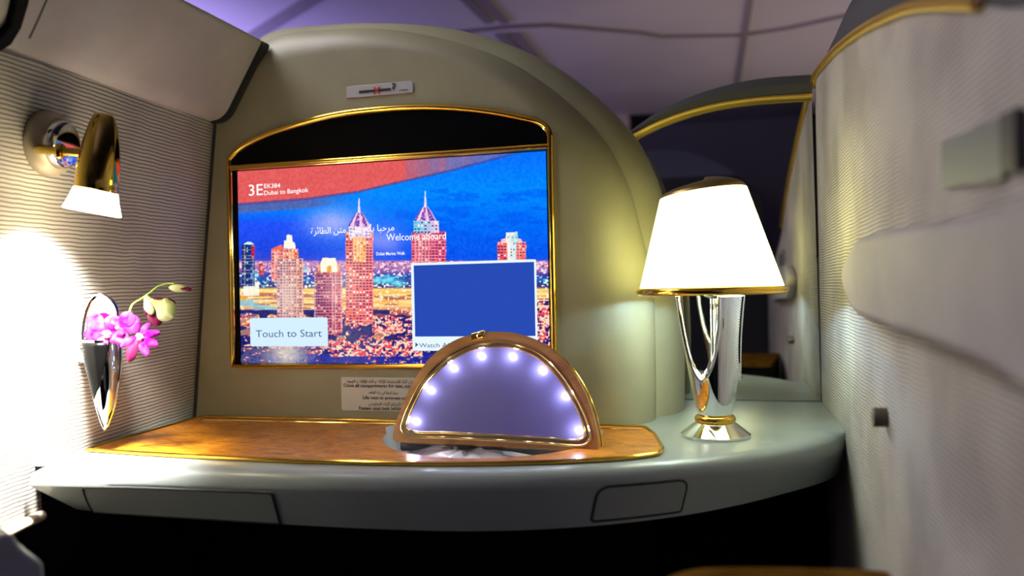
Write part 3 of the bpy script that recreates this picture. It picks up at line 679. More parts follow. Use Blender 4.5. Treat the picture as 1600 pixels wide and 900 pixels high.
# drawer and flap on the front
def on_face(px, py, off=0.0):
    """point of the desk front under a pixel: nearest of the front's columns"""
    best = None
    for i in range(len(ft)):
        for k in range(0, 21):
            q = lastrow[i].lerp(fb[i], k/20); u_, w_ = proj1(q); d = (u_-px)**2+(w_-py)**2
            if best is None or d < best[0]: best = (d, q, i)
    d, q, i = best; n_ = Vector((q.x-cen.x, q.y-cen.y, 0)).normalized(); return q+n_*off
def proj1(p): d = p-CAM; f = d.dot(FWD); return 800+FPX*d.dot(RGT)/f, 450-FPX*d.dot(UP)/f
def front_panel(name, px, lip, m, parent):
    cx_ = sum(x for x, y in px)/len(px); cy_ = sum(y for x, y in px)/len(px)
    n_ = (on_face(cx_, cy_)-Vector((cen.x, cen.y, on_face(cx_, cy_).z))); n_.z = -0.35*n_.length; n_.normalize()
    P = []
    for x, y in px:
        # follow the front's own curve between the measured corners
        P.append(on_face(x, y))
    return P, n_
def face_uv(px, py):
    best = None
    for i in range(len(ft)-1):
        for k in range(0, 41):
            q = lastrow[i].lerp(fb[i], k/40); u_, w_ = proj1(q); d = (u_-px)**2+(w_-py)**2
            if best is None or d < best[0]: best = (d, i, k/40)
    return best[1], best[2]
def face_pt(i, t, off):
    i = min(max(i, 0), len(ft)-1); i0 = int(i); i1 = min(i0+1, len(ft)-1); f = i-i0
    q = lastrow[i0].lerp(fb[i0], t).lerp(lastrow[i1].lerp(fb[i1], t), f)
    tg = (lastrow[i1]-lastrow[i0-1 if i0 else 0]).normalized(); dn = (fb[i0]-lastrow[i0]).normalized(); n_ = tg.cross(dn).normalized()
    if n_.dot(CAM-q) < 0: n_.negate()
    return q+n_*off
def curved_door(name, corners, parent, r, rc_=0.15):
    uv = [face_uv(x, y) for x, y in corners]             # tl, tr, br, bl
    def mapst(s, t, off):
        i = (uv[0][0]*(1-s)+uv[1][0]*s)*(1-t)+(uv[3][0]*(1-s)+uv[2][0]*s)*t; v = (uv[0][1]*(1-s)+uv[1][1]*s)*(1-t)+(uv[3][1]*(1-s)+uv[2][1]*s)*t
        return face_pt(i, v, off)
    asp = abs(uv[1][0]-uv[0][0])*0.014/0.045
    pl_ = rounded([Vector((0, 0, 0)), Vector((asp, 0, 0)), Vector((asp, 1, 0)), Vector((0, 1, 0))], [rc_, rc_, rc_*.3, rc_*.3], 8)
    pl_ = dense(pl_, 0.12); st_ = [((p.x/asp), p.y) for p in pl_]
    b = bmesh.new(); loops = []
    for f in (1.0, 0.8, 0.6, 0.4, 0.2, 0.04): loops.append([mapst(0.5+(x-.5)*f, 0.5+(y-.5)*f, 0.0012) for x, y in st_])
    low = [mapst(x, y, -0.002) for x, y in st_]
    Vd_ = loft(b, [low]+loops, close=True); b.faces.new(Vd_[-1]); b.faces.new(list(reversed(Vd_[0])))
    rp = [mapst(x, y, 0.0004) for x, y in st_]
    o = obj(name, b, M['fascia'], parent, bevel=r)
    g = bmesh.new(); tube(g, rp, 0.0016, closed=True, n=8); obj('shadow_gap', g, M['groove'], o)
    return o
curved_door('drawer', [(126, 756), (425, 771), (440, 817), (150, 800)], desk, 0.0006, 0.12)
fl = curved_door('flap_door', [(935, 757), (1068, 744), (1060, 800), (922, 815)], desk, 0.0006, 0.35)

# knee space below the desk: black walls added to keep light out
b = bmesh.new(); box(b, (-1.0, PY+0.21, 0.02), (RX-0.003, PY+0.24, TZ-0.07)); k_ = struct('wall_knee_block', b, M['blackmatte'])
b = bmesh.new(); box(b, (-1.25, 0.0, 0.0), (-1.22, PY+0.24, TZ-0.02)); struct('wall_knee_block_left', b, M['blackmatte'])

# ------------------------------------------------------------------ clear pouch in the pocket
b = bmesh.new()
pc = [on_z(x, y, TZ-0.012) for x, y in [(632, 702), (650, 699), (720, 704), (800, 709), (850, 710), (800, 716), (720, 719), (660, 715), (636, 709)]]
pr = smooth(pc, 36, closed=True); c0 = sum(pr, Vector())/len(pr); rr = []
for f, z in [(0.0, -0.016), (-0.02, -0.008), (0.12, -0.002), (0.4, 0.003), (0.75, 0.005)]:
    rr.append([Vector((p.x+(c0.x-p.x)*f, p.y+(c0.y-p.y)*f, TZ-0.012+z+(0.0025*math.sin(i*1.9)+0.002*math.sin(i*0.7))*(f > 0))) for i, p in enumerate(pr)])
Vq = loft(b, rr, close=True); b.faces.new(Vq[-1]); b.faces.new(list(reversed(Vq[0])))
o = obj('clear_pouch', b, M['film'], smooth=60); tag(o, 'crumpled clear plastic pouch lying in the open pocket below the vanity mirror', 'pouch')

# ================================================================== vanity mirror lid
vb = thing('vanity_mirror', 'half round folding vanity mirror with burl rim and eight small lights', 'mirror', on_z(776, 692, TZ+.004))
BL, BR = on_z(616, 688, TZ+.004), on_z(934, 702, TZ+.004)
vdir = (BR-BL).normalized(); lean = math.radians(17)
vperp = vdir.cross(Vector((0, 0, 1))).normalized(); vperp = vperp if vperp.y > 0 else -vperp
vup = (Vector((0, 0, 1))*math.cos(lean)+vperp*math.sin(lean)).normalized()
vn = vdir.cross(vup); vn = vn if vn.y < 0 else -vn      # faces the seat
def VL(px, py, off=0.0): return on_pl(px, py, BL+vn*off, vn)
def vfix(pts, off): return [VL(x, y)+vn*off for x, y in pts]
outer_px = [(614, 687), (617, 665), (625, 642), (647, 594), (675, 556), (712, 531), (740, 522), (775, 518), (812, 522), (850, 537), (886, 569), (912, 610), (928, 655), (934, 690), (934, 700), (930, 704.5), (900, 703.5), (780, 697.5), (700, 693.5), (619, 690)]
inner_px = [(635, 667), (637, 655), (648, 629), (663, 602), (694, 571), (734, 547), (769, 541), (806, 544), (843, 561), (874, 593), (899, 634), (912, 667), (914, 680), (907, 686.5), (850, 684), (775, 680), (700, 676), (642, 673)]
mid_px = [(627, 671), (630, 655), (642, 627), (658, 598), (690, 565), (731, 541), (770, 535), (808, 538), (848, 556), (880, 589), (906, 632), (921, 670), (923, 685), (914, 695), (850, 692.5), (775, 688), (700, 684), (636, 680)]
def dshape(px, r):
    p = vfix(px, 0); n_ = len(p)
    arc_ = smooth(p[:len(p)-(4 if len(px) == 18 else 3)+0], 46)
    rest = p[len(p)-(4 if len(px) == 18 else 3):]
    return arc_, rest
def dloop(px, nb, r):
    full = smooth(vfix(px, 0), 110, closed=True)
    return rounded(full, [0]*49+[r]*(nb+1), 5) if False else full
outer = dloop(outer_px, 4, 0.004); inner = dloop(inner_px, 3, 0.004); mid = dloop(mid_px, 3, 0.004)
obj('rim', prism(outer, -vn*0.020, [mid]), M['lidwood'], vb, bevel=0.002, smooth=40)
obj('inner_ring', prism([p-vn*0.002 for p in mid], -vn*0.014, [[p-vn*0.002 for p in inner]]), mat('pewter_ring', (0.30, 0.24, 0.17), 0.3, 0.7), vb, smooth=40)
b = bmesh.new(); tube(b, dense(mid, 0.01), 0.0014, closed=True, n=8); obj('outer_bead', b, M['brightgold'], vb)
b = bmesh.new(); tube(b, dense([p-vn*0.001 for p in inner], 0.01), 0.0014, closed=True, n=8); obj('inner_bead', b, M['brightgold'], vb)
obj('back_cover', prism([p-vn*0.0145 for p in outer], -vn*0.006), M['lidwood'], vb)
mg = obj('glass', prism([p-vn*0.003 for p in inner], -vn*0.003), M['vanity'], vb, smooth=0)
b = bmesh.new(); e0 = dense([p-vn*0.021 for p in outer[2:74]], 0.02, False); tube(b, e0, 0.0017, n=8); obj('rear_bead', b, M['gold'], vb)
for (x, y) in [(646, 657), (669, 608), (705, 573), (749, 554), (798, 555), (845, 577), (881, 617), (902, 671)]:
    c = VL(x, y); b = bmesh.new(); lathe(b, c-vn*0.0028, vn, [(0, 0), (0.0030, 0), (0.0030, 0.0006), (0.0, 0.0012)], 20)
    obj('light_bulb', b, M['led'], vb)
    l = bpy.data.lights.new('bulb_light', 'POINT'); l.energy = 0.03; l.color = (0.82, 0.84, 1.0); l.shadow_soft_size = 0.003
    lo_ = bpy.data.objects.new('bulb_light', l); C.objects.link(lo_); lo_.parent = vb; lo_.location = c+vn*0.006-vb.location
cl0 = VL(747, 525)
tdir = (VL(756, 523)-VL(738, 528)).normalized()
b = bmesh.new(); extr(b, rounded([cl0-tdir*.010-vup*.004, cl0+tdir*.010-vup*.004, cl0+tdir*.010+vup*.005, cl0-tdir*.010+vup*.005], 0.002), vn*0.003); obj('catch', b, M['gold'], vb, bevel=0.0008)
b = bmesh.new(); lathe(b, cl0+vn*0.003+tdir*.003, vn, [(0.004, 0), (0.004, .0008), (0.002, .0016), (0, .0018)], 20); obj('catch_button', b, M['brightgold'], vb)

# ================================================================== mirror wall behind the lamp
mw = thing('partition_mirror', 'tall mirror partition behind the table lamp, under a curved grey top rail', 'mirror', (-0.06, MY, TZ))
st = [on_y(x, y, MY) for x, y in [(960, 231), (985, 217), (1030, 194), (1080, 176), (1130, 164), (1190, 156), (1268, 151)]]
st = smooth(st, 40); st[-1].x = min(st[-1].x, RX)
ot = smooth([on_y(x, y, MY) for x, y in [(958, 222), (985, 204), (1030, 173), (1080, 150), (1130, 134), (1190, 122), (1268, 116)]], 40); ot[-1].x = st[-1].x
poly_m = [Vector((RX-.001, MY, TZ-0.0005)), Vector((st[0].x, MY, TZ-.0005))]+[Vector((p.x, MY, p.z)) for p in st]
obj('mirror_pane', prism(poly_m, (0, 0.006, 0)), M['mirror'], mw, smooth=0)
b = bmesh.new()
rows_m = [[Vector((p.x, MY-0.004, p.z)) for p in st], [Vector((p.x, MY-0.012, p.z+.004)) for p in st], [Vector((q.x*0.5+p.x*.5, MY-0.016, (p.z+q.z)/2)) for p, q in zip(st, ot)], [Vector((q.x, MY-0.006, q.z-.002)) for q in ot], [Vector((q.x, MY+0.01, q.z)) for q in ot], [Vector((q.x, MY+0.03, q.z-.004)) for q in ot], [Vector((p.x, MY+0.03, p.z)) for p in st]]
loft(b, rows_m); obj('top_rail', b, M['frame'], mw)
b = bmesh.new(); tube(b, [p+Vector((0, -0.012, -.001)) for p in st], 0.0042, n=10); obj('gold_strip', b, M['stripgold'], mw)
b = bmesh.new(); tube(b, [(-0.33, MY-.001, TZ+.001), (RX-.002, MY-.001, TZ+.001)], 0.0012, n=6); obj('bottom_seal', b, M['slot'], mw)
# right wall capping and gold strip
rc = thing('right_wall_capping', 'dark grey rounded capping with gold strip along the top of the right wall', 'capping', (RX, 0.9, curve[30].z))
b = bmesh.new()
cap_c = [p for p in curve]
hs = [0.005+0.075*math.sin(min(1, (MY-p.y)/0.35)*PI/2) for p in cap_c]
rows_c = [[p+Vector((0.0005, 0, 0.001)) for p in cap_c], [p+Vector((0.004, 0, .006+h*.25)) for p, h in zip(cap_c, hs)], [p+Vector((0.018, 0, .006+h*.75)) for p, h in zip(cap_c, hs)], [p+Vector((0.045, 0, .006+h)) for p, h in zip(cap_c, hs)], [p+Vector((0.08, 0, .006+h*.9)) for p, h in zip(cap_c, hs)], [p+Vector((0.09, 0, 0)) for p in cap_c]]
loft(b, rows_c); obj('capping', b, M['frame'], rc, smooth=60)
b = bmesh.new(); tube(b, [p+Vector((-0.002, 0, 0)) for p in gold_pts], 0.0050, n=12); obj('gold_strip', b, M['stripgold'], rc)
b = bmesh.new(); lathe(b, gold_pts[-1], (0, -1, 0), [(0, -0.004), (0.0045, -0.003), (0.0055, 0), (0.0045, .003), (0, .004)], 20); obj('end_cap', b, M['brightgold'], rc)

# ================================================================== table lamp
LY = depth(on_z(1118, 681, TZ))
LB = on_z(1118, 681, TZ); LYY = LB.y
def Lz(px, py): return on_y(px, py, LYY).z
def Lr(px_w): return px_w/FPX*LY/2
lamp = thing('table_lamp', 'chrome and gold table lamp with lit white shade on the desk', 'lamp', LB)
ax = Vector((0, 0, 1)); lx, ly = LB.x, LB.y
def zc_(y): return TZ + (681-y)/FPX*LY
b = bmesh.new(); lathe(b, LB, ax, [(0, 0.0005), (0.0450, 0.0005), (0.0452, 0.0035), (0.0252, 0.0190), (0, 0.0190)]); obj('foot', b, M['chrome'], lamp)
b = bmesh.new(); rg = [(0.0215+0.0052*math.cos(a), 0.0225+0.0058*math.sin(a)) for a in np.linspace(-PI/2, PI/2, 9)]
lathe(b, LB, ax, [(0.001, 0.0167)]+rg+[(0.001, 0.0283)]); obj('gold_collar', b, M['gold'], lamp)
H0, H1 = 0.028, zc_(462)-TZ
def body_r(t): return 0.0205+(0.0475-0.0205)*(t**0.80)
# flared body with three petal shaped openings
b = bmesh.new(); nb, mb = 144, 90; gridb = []
for j in range(mb+1):
    t = j/mb; r = body_r(t); gridb.append([b.verts.new(LB+Vector((math.cos(2*PI*i/nb)*r, math.sin(2*PI*i/nb)*r, H0+(H1-H0)*t))) for i in range(nb)])
offs = [math.radians(-118), math.radians(-118+120), math.radians(-118+240)]
def petal_w(x): return 0.68*(1-(1-min(x, 1))**3.2)**0.62
def inside(i, j):
    a = 2*PI*(i+.5)/nb; t = (j+.5)/mb
    for o_ in offs:
        d = (a-o_+PI) % (2*PI)-PI
        tb = 0.30
        if t > tb and abs(d) < petal_w((t-tb)/(1-tb)): return True
    return False
for j in range(mb):
    for i in range(nb):
        if not inside(i, j): b.faces.new((gridb[j][i], gridb[j][(i+1) % nb], gridb[j+1][(i+1) % nb], gridb[j+1][i]))
loose = [v for v in b.verts if not v.link_faces]; bmesh.ops.delete(b, geom=loose, context='VERTS')
obj('flared_body', b, M['chrome'], lamp, solid=0.002, smooth=60)
for o_ in offs:
    pts = []
    for k in range(-30, 31):
        s = k/30; x_ = abs(s)**2.2; t = 0.30+0.70*x_; a = o_+math.copysign(petal_w(x_), s); r = body_r(t)+0.0008; pts.append(LB+Vector((math.cos(a)*r, math.sin(a)*r, H0+(H1-H0)*t)))
    b = bmesh.new(); tube(b, pts, 0.0024, n=10); obj('petal_rim', b, M['chrome'], lamp)
b = bmesh.new(); lathe(b, LB, ax, [(0.0195, H0-0.002), (0.019, H0+0.012), (0.009, H0+0.04), (0.004, H0+0.06), (0.0035, H1)]); obj('inner_stem', b, M['chrome'], lamp)
# shade: bottom rim, wall, sloping top and domed cap
ZB = zc_(452)-TZ; ZT = zc_(302)-TZ; RB, RT = 0.0925, 0.0555
cB = LB+Vector((-0.002, 0, 0)); cT = LB+Vector((-0.0095, 0, 0))
def ring_s(cx, r, z, tilt, n=72): return [Vector((cx.x+math.cos(2*PI*i/n)*r, cx.y+math.sin(2*PI*i/n)*r, TZ+z+math.cos(2*PI*i/n)*tilt)) for i in range(n)]
b = bmesh.new(); rws = []
for k in range(13):
    t = k/12; c = cB.lerp(cT, t); rws.append(ring_s(c, RB+(RT-RB)*t, ZB+(ZT-ZB)*t, 0.0062*t))
Vs = loft(b, rws, close=True); obj('lamp_shade', b, M['shade'], lamp, solid=0.0015, smooth=60)
b = bmesh.new(); tube(b, ring_s(cB, RB, ZB-0.002, 0), 0.0052, closed=True, n=12); obj('shade_rim', b, M['gold'], lamp)
b = bmesh.new(); rws = [ring_s(cT, RT*math.cos(a), ZT+0.0005+0.016*math.sin(a), 0.0062) for a in np.linspace(0, PI/2*0.96, 9)]
Vs = loft(b, rws, close=True); b.faces.new(Vs[-1]); b.faces.new(list(reversed(Vs[0]))); obj('shade_cap', b, mat('bronze_cap', (0.30, 0.20, 0.06), 0.35, 0.7), lamp, smooth=50)
b = bmesh.new(); lathe(b, LB+Vector((0, 0, H1-0.004)), ax, [(0.006, 0), (0.012, 0.004), (0.012, 0.02), (0.0, 0.022)]); obj('bulb_socket', b, M['chrome'], lamp)
b = bmesh.new()
for a in (0, 2*PI/3, 4*PI/3): tube(b, [LB+Vector((0, 0, H1)), LB+Vector((math.cos(a)*RB*.985, math.sin(a)*RB*.985, ZB+.002))], 0.0013, n=6)
obj('shade_spider', b, M['chrome'], lamp)
l = bpy.data.lights.new('lamp_bulb', 'POINT'); l.energy = 2.1; l.color = (0.34, 0.64, 1.0); l.shadow_soft_size = 0.012
lo_ = bpy.data.objects.new('lamp_bulb', l); C.objects.link(lo_); lo_.parent = lamp; lo_.location = (0, 0, H1+0.022)

# ================================================================== reading lamp on the left wall
rl0 = on_w(72, 224); dR = depth(rl0)
rl = thing('reading_lamp', 'gold wall reading lamp with frosted glass tip on round base', 'lamp', rl0)
bx = (WN+Vector((0.0, -0.35, 0))).normalized()
s_ = dR/FPX
ring_prof = [(0.0, 0.0005), (0.052*s_/s_*1, 0.0005)]
Rb = 50*s_
b = bmesh.new(); lathe(b, rl0, WN, [(0, 0.0), (Rb, 0.0), (Rb*1.02, 0.004), (Rb*.97, 0.012), (Rb*.80, 0.019), (Rb*.74, 0.017), (0, 0.016)]); obj('base_ring', b, M['satin'], rl)
b = bmesh.new(); dp = [(Rb*.72*math.cos(a), 0.024+0.005*math.sin(a)) for a in np.linspace(0, PI/2, 12)]; lathe(b, rl0, WN, [(Rb*.78, 0.012)]+dp, cap=False); obj('chrome_dome', b, M['chrome'], rl)
dH = dR-0.034
h_top, h_bot = on_d(163, 179, dH), on_d(150, 298, dH); hax = (h_top-h_bot).normalized(); hl_ = (h_top-h_bot).length; hs_ = dH/FPX
arm0 = on_d(66, 234, dR-0.036); arm1 = on_d(140, 240, dH)
b = bmesh.new(); tube(b, [rl0+WN*0.010-Vector((0, 0.01, 0)), arm0-WN*0.004, arm0, arm0.lerp(arm1, .5), arm1], 0.0048, n=16); obj('arm', b, M['lampgold'], rl)
b = bmesh.new(); am = arm0.lerp(arm1, 0.38); lathe(b, am, (arm1-arm0), [(0.0048, -0.005), (0.0082, -0.003), (0.0092, 0), (0.0082, .003), (0.0048, .005)], 24); obj('arm_joint', b, M['lampgold'], rl)
r_b = 31.5*hs_; r_t = 15*hs_
pr_ = [(r_b*.96, 0), (r_b, 0.002), (r_b*1.0, hl_*.15), (r_b*.95, hl_*.4), (r_b*.82, hl_*.65), (r_b*.66, hl_*.85), (r_t*1.05, hl_*.97), (r_t*.85, hl_), (0, hl_*1.005)]
b = bmesh.new(); lathe(b, h_bot, hax, smooth_prof if False else pr_, 40, cap=False); obj('head', b, M['lampgold'], rl, smooth=60)
g_bot = on_d(144, 331, dH); gl = (h_bot-g_bot).length
b = bmesh.new(); nfl = 60; rows_g = []
gax = (h_bot-g_bot).normalized(); ga = gax.orthogonal().normalized(); gb = gax.cross(ga)
for h, r, w_ in [(gl, 31.5*hs_, 0), (gl*.6, 34.5*hs_, 0.2), (gl*.25, 38*hs_, .6), (0.0, 41*hs_, 1), (-0.001, 38*hs_, 1), (0.003, 28*hs_, .4), (gl*.5, 20*hs_, 0)]:
    rows_g.append([g_bot+gax*h+(ga*math.cos(2*PI*i/(nfl*2))+gb*math.sin(2*PI*i/(nfl*2)))*(r*(1+0.018*w_*(1 if i % 2 else -1))) for i in range(nfl*2)])
Vg = loft(b, rows_g, close=True); b.faces.new(Vg[0]); b.faces.new(Vg[-1]); obj('glass_tip', b, M['tip'], rl, smooth=50)
b = bmesh.new(); lathe(b, on_d(132, 233, dH-0.026), FWD*-1, [(0, 0), (0.0016, 0.0005), (0, 0.001)], 12)
l = bpy.data.lights.new('reading_beam', 'SPOT'); l.energy = 58; l.color = (1.0, 0.96, 0.90); l.spot_size = math.radians(100); l.spot_blend = 1.0; l.shadow_soft_size = 0.025
lo_ = bpy.data.objects.new('reading_beam', l); C.objects.link(lo_); lo_.parent = rl
sp = g_bot-gax*0.006; lo_.location = sp-rl0; tgt = on_w(38, 620)
lo_.rotation_euler = (tgt-sp).to_track_quat('-Z', 'Y').to_euler(); b.free()

# ================================================================== chrome wall vase
v0 = on_w(150, 560, 0.024); dV = depth(v0)
def Vd(px, py, dd=0.0): return on_d(px, py, dV+dd)
vase = thing('wall_vase', 'slim chrome pointed wall vase holding orchids on the left wall', 'vase', Vd(165, 669))
leaf_px = [(158, 460), (146, 465), (136, 482), (130, 507), (129, 532), (135, 565), (143, 600), (150, 630), (160, 662), (164, 670), (168, 662), (176, 640), (184, 607), (188, 575), (189, 544), (188, 515), (184, 490), (175, 470)]
leaf = smooth([Vd(x, y) for x, y in leaf_px], 72, closed=True)
obj('back_plate', prism(leaf, FWD*0.004), M['chrome'], vase, smooth=40)
b = bmesh.new(); tube(b, leaf, 0.0022, closed=True, n=10); obj('plate_rim', b, M['chrome'], vase)
def leaf_lr(y):
    L = np.interp(y, [529, 565, 600, 630, 669], [131, 136, 144, 151, 163.5]); R = np.interp(y, [529, 575, 607, 640, 669], [188.5, 188, 184, 176, 164.5]); return L, R
b = bmesh.new(); rows_v = []
for y in np.linspace(530, 668, 26):
    L, R = leaf_lr(y); row = []; hw = (R-L)/2*dV/FPX
    for k in range(25):
        a = PI*k/24; x = (L+R)/2-math.cos(a)*(R-L)/2; row.append(Vd(x, y)-FWD*(math.sin(a)*hw*1.05))
    rows_v.append(row)
loft(b, rows_v); obj('cup', b, M['chrome'], vase, smooth=60)
b = bmesh.new(); rows_v = []
for y in np.linspace(534, 626, 16):
    L, R = leaf_lr(y); row = []; hw = (R-L)/2*dV/FPX; t = (y-534)/92
    xe = np.interp(y, [534, 565, 600, 626], [182, 177, 168, 149.5]); xs = np.interp(y, [534, 570, 626], [132, 138, 148.5])
    for k in range(13):
        x = xs+(xe-xs)*k/12; c = min(max(1-((x-(L+R)/2)/((R-L)/2))**2, 0), 1)**.5; row.append(Vd(x, y)-FWD*(c*hw*1.05+0.0012))
    rows_v.append(row)
loft(b, rows_v); obj('black_facet', b, M['black'], vase, smooth=60, solid=0.0008, label='gloss black facet')
b = bmesh.new()
br0 = Vd(152, 560, 0.004); br1 = br0-WN*0.034; tube(b, [br0, br1], 0.008, n=14); obj('wall_bracket', b, M['chrome'], vase)

# ------------------------------------------------------------------ orchid sprig
orch = thing('orchid_sprig', 'magenta orchid sprig with pale drooping buds in the wall vase', 'orchid', Vd(160, 540, -0.006))
def Od(px, py, dd=-0.018): return Vd(px, py, dd)
stem_pts = smooth([Od(160, 545, -0.008), Od(172, 520, -.012), Od(190, 502, -.014), Od(201, 490), Od(207, 476), Od(222, 466), Od(236, 456), Od(246, 448), Od(262, 443), Od(272, 443)], 40)
b = bmesh.new(); tube(b, stem_pts, [0.0019-0.0010*i/39 for i in range(40)], n=8); obj('stem', b, M['stem'], orch)
def petal_bm(b, c, tip, width, bend, nrm, nseg=9, m_=5):
    """a curved petal from c to tip; wide in the middle"""
    d = tip-c; L = d.length; t = d.normalized(); s = t.cross(nrm).normalized(); n_ = s.cross(t); V = []
    for i in range(nseg):
        u = i/(nseg-1); wd = width*(0.30+0.70*math.sin(PI*min(u*0.62, 0.5)))*max(1-u**5, 0.04)**0.5; row = []
        for k in range(m_):
            v = (k/(m_-1)-.5)*2; row.append(b.verts.new(c+t*(L*u)+s*(v*wd/2)+n_*(bend*math.sin(PI*u*.9)-abs(v)**2*width*0.18+0.0012*math.sin(u*9+v*3))))
        V.append(row)
    for A_, B_ in zip(V, V[1:]):
        for k in range(m_-1): b.faces.new((A_[k], A_[k+1], B_[k+1], B_[k]))
    return b
def flower(cpx, tips, mats, back, face_dir, wfac=0.62, lip=None, dd=-0.020):
    c = Od(*cpx, dd); bb = bmesh.new()
    lathe(bb, c, face_dir, [(0, -0.005), (0.0022, -0.004), (0.0028, 0), (0.002, 0.002), (0, 0.003)], 14)
    fl_ = obj('blossom', bb, M['throat'], orch)
    for i, (tx, ty, td) in enumerate(tips):
        tip = Od(tx, ty, dd+td); b = bmesh.new(); L = (tip-c).length
        petal_bm(b, c-face_dir*0.001*i, tip, L*wfac*(1 if i % 2 else 0.85), 0.004, face_dir); obj('petal', b, mats[i % len(mats)], fl_, solid=0.0008, subsurf=1)
    if lip:
        tip = Od(lip[0], lip[1], dd-0.006); b = bmesh.new(); petal_bm(b, c+face_dir*.001, tip, (tip-c).length*.9, 0.003, face_dir); obj('lip', b, lip[2], fl_, solid=0.0008, subsurf=1)
    return fl_
fd = (-FWD+Vector((0, 0, .15))).normalized()
flower((163, 520), [(137, 494, .006), (131, 522, .004), (158, 544, -.004), (180, 496, 0), (186, 530, 0)], [M['petal']], 0, fd, 1.05, (172, 524, M['throat']), -0.016)
flower((184, 512), [(208, 490, 0), (219, 503, .004), (178, 494, .004), (190, 538, -.003)], [M['petal']], 0, fd, 1.05, (192, 524, M['petal']), -0.022)
flower((216, 524), [(251, 520, 0), (247, 541, -.002), (231, 557, -.006), (200, 566, -.004), (188, 542, 0), (234, 505, .006)], [M['petal'], M['petal'], M['petal'], M['petaldark']], 0, fd, 0.46, (222, 530, M['throat']), -0.028)
flower((237, 470), [(228, 492, .002), (246, 510, -.003), (275, 476, .006), (262, 500, .002), (226, 462, .004)], [M['petaldark'], M['petaldark'], M['petaldark'], M['petal'], M['petalpale']], 0, (fd+Vector((.4, 0, -.3))).normalized(), 0.62, (270, 494, M['petalpale']), -0.020)
b = bmesh.new(); petal_bm(b, Od(256, 466, -.026), Od(272, 496, -.028), 0.017, 0.005, fd); obj('petal', b, M['petalpale'], orch, solid=0.001, subsurf=1, label='pale green petal')
b = bmesh.new(); petal_bm(b, Od(226, 463, -.026), Od(238, 492, -.028), 0.012, 0.004, fd); obj('petal', b, M['petalpale'], orch, solid=0.001, subsurf=1, label='pale green petal')
b = bmesh.new(); c = Od(263, 449); t_ = Od(293, 452)-c
lathe(b, c, t_, [(0, 0), (0.003, 0.003), (0.0052, 0.009), (0.0050, 0.016), (0.0028, 0.023), (0, 0.027)], 20, sx=1); obj('bud', b, M['petalpale'], orch, smooth=80)
b = bmesh.new(); petal_bm(b, Od(282, 451, -.022), Od(299, 452, -.022), 0.005, 0.001, fd); obj('bud_tip', b, M['petaldark'], orch, solid=0.001)

# ================================================================== fittings of the right wall
RQ = RX-0.022
w_px = [(1330, 380), (1365, 362), (1450, 346), (1540, 328), (1640, 300), (1640, 625), (1540, 580), (1440, 535), (1370, 508), (1325, 480), (1312, 430)]
w_pts = [on_x(x, y, RQ) for x, y in w_px]
hw_ = obj('padded_headrest_wing', prism(smooth(w_pts, 60, closed=True), (0.0225, 0, 0)), mat('mauve_padding', (0.44, 0.405, 0.40), 0.65, noise=(9, (0.36, 0.33, 0.33), 4)), None, bevel=0.010, smooth=60)
tag(hw_, 'blurred mauve grey padded wing projecting from the right wall', 'headrest wing')
kn0 = on_x(1386, 652, RX); kd = thing('coat_hook', 'small round metal knob low on the right wall, below the padded wing', 'knob', kn0)
b = bmesh.new(); lathe(b, kn0, (-1, 0, 0), [(0.0095, 0), (0.0095, 0.012), (0.0088, 0.013), (0, 0.013)], 32); obj('knob_head', b, mat('bronze_metal', (0.16, 0.13, 0.10), 0.4, 0.6), kd)
lp = thing('latch_plate', 'recessed grey latch plate high on the right wall, above the padded wing', 'latch', on_x(1520, 290, RX))
b = prism(rounded([on_x(x, y, RX-0.004) for x, y in [(1470, 222), (1562, 180), (1566, 282), (1470, 294)]], 0.004), (0.0045, 0, 0)); obj('plate', b, mat('latch_grey', (0.20, 0.21, 0.205), 0.5), lp, bevel=0.001)
b = prism(rounded([on_x(x, y, RX-0.006) for x, y in [(1560, 178), (1584, 168), (1586, 268), (1562, 268)]], 0.003), (0.0065, 0, 0)); obj('latch_bar', b, mat('latch_dark', (0.06, 0.05, 0.055), 0.5), lp, bevel=0.001)

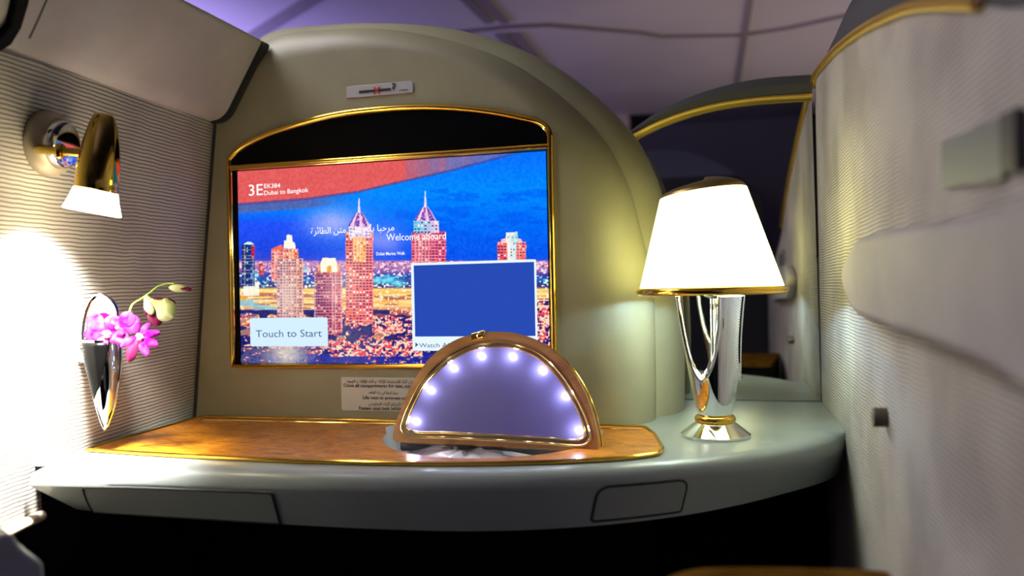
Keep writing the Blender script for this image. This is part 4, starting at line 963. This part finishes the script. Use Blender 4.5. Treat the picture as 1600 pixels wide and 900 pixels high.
# tray at the lower right, side box at the lower left
tr_ = thing('side_tray', 'burl wood tray edge at the bottom, beside the right wall', 'tray', (0.05, 0.4, TZ-0.05))
te = [on_z(x, y, TZ-.01) for x, y in [(1010, 925), (1050, 897), (1085, 888), (1150, 885), (1250, 886), (1330, 888), (1388, 892)]]
te = smooth(te, 30); te[-1].x = min(te[-1].x, RX-.002)
poly_t = te+[Vector((RX-.002, 0.30, TZ-.01)), Vector((te[0].x, 0.30, TZ-.01))]
poly_t = [Vector((min(p.x, RX-.002), p.y, TZ-.01)) for p in poly_t]
obj('tray_top', prism(poly_t, (0, 0, -0.012)), mat('tray_wood', (0.16, 0.075, 0.012), 0.9, spec=0.0, noise=(30, (0.09, 0.04, 0.006), 4)), tr_, bevel=0.002)
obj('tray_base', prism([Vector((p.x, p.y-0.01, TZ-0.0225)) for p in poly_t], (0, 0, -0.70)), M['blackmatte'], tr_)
dd_ = 0.62
sb = [on_d(x, y, dd_) for x, y in [(-60, 836), (4, 836), (19, 834), (28, 848), (40, 863), (54, 872), (68, 879), (71, 930), (71, 1000), (-60, 1000)]]
sbx = obj('side_console_box', prism(sb, FWD*0.05-RGT*0.05), mat('side_box_grey', (0.62, 0.66, 0.62), 0.5), None, bevel=0.003)
tag(sbx, 'grey moulded side box in the bottom left corner, below the ribbed wall', 'side box')

# ================================================================== neighbouring cabin: bin edge and rear seat shell
b = bmesh.new()
arcp = [Vector((-0.95, -2.0, 0.0))]+[Vector((-0.95+1.15*(k/30), -2.0, 1.35+0.42*math.sin(PI*(0.1+0.8*k/30)))) for k in range(31)]+[Vector((0.20, -2.0, 0.0))]
extr(b, arcp, (0, -0.05, 0)); rs = obj('rear_suite_partition', b, M['frame'], None)
tag(rs, 'dark arched suite partition, seen only as reflection in the tall mirror', 'partition')
ob = thing('overhead_bin', 'dim cabin overhead bin beyond the console, left of the curved top rail', 'bin', on_y(970, 200, 5.6))
p = [on_y(x, y, 5.6) for x, y in [(940, 168), (978, 168), (984, 185), (984, 235), (940, 235)]]
obj('bin_end', prism(p, (0, 0.5, 0)), mat('bin_beige', (0.40, 0.33, 0.27), 0.6), ob, bevel=0.02)
p = [on_y(x, y, 5.62) for x, y in [(984, 180), (1300, 176), (1300, 400), (984, 400)]]
obj('bin_front', prism(p, (0, 0.5, 0)), M['blackmatte'], ob)
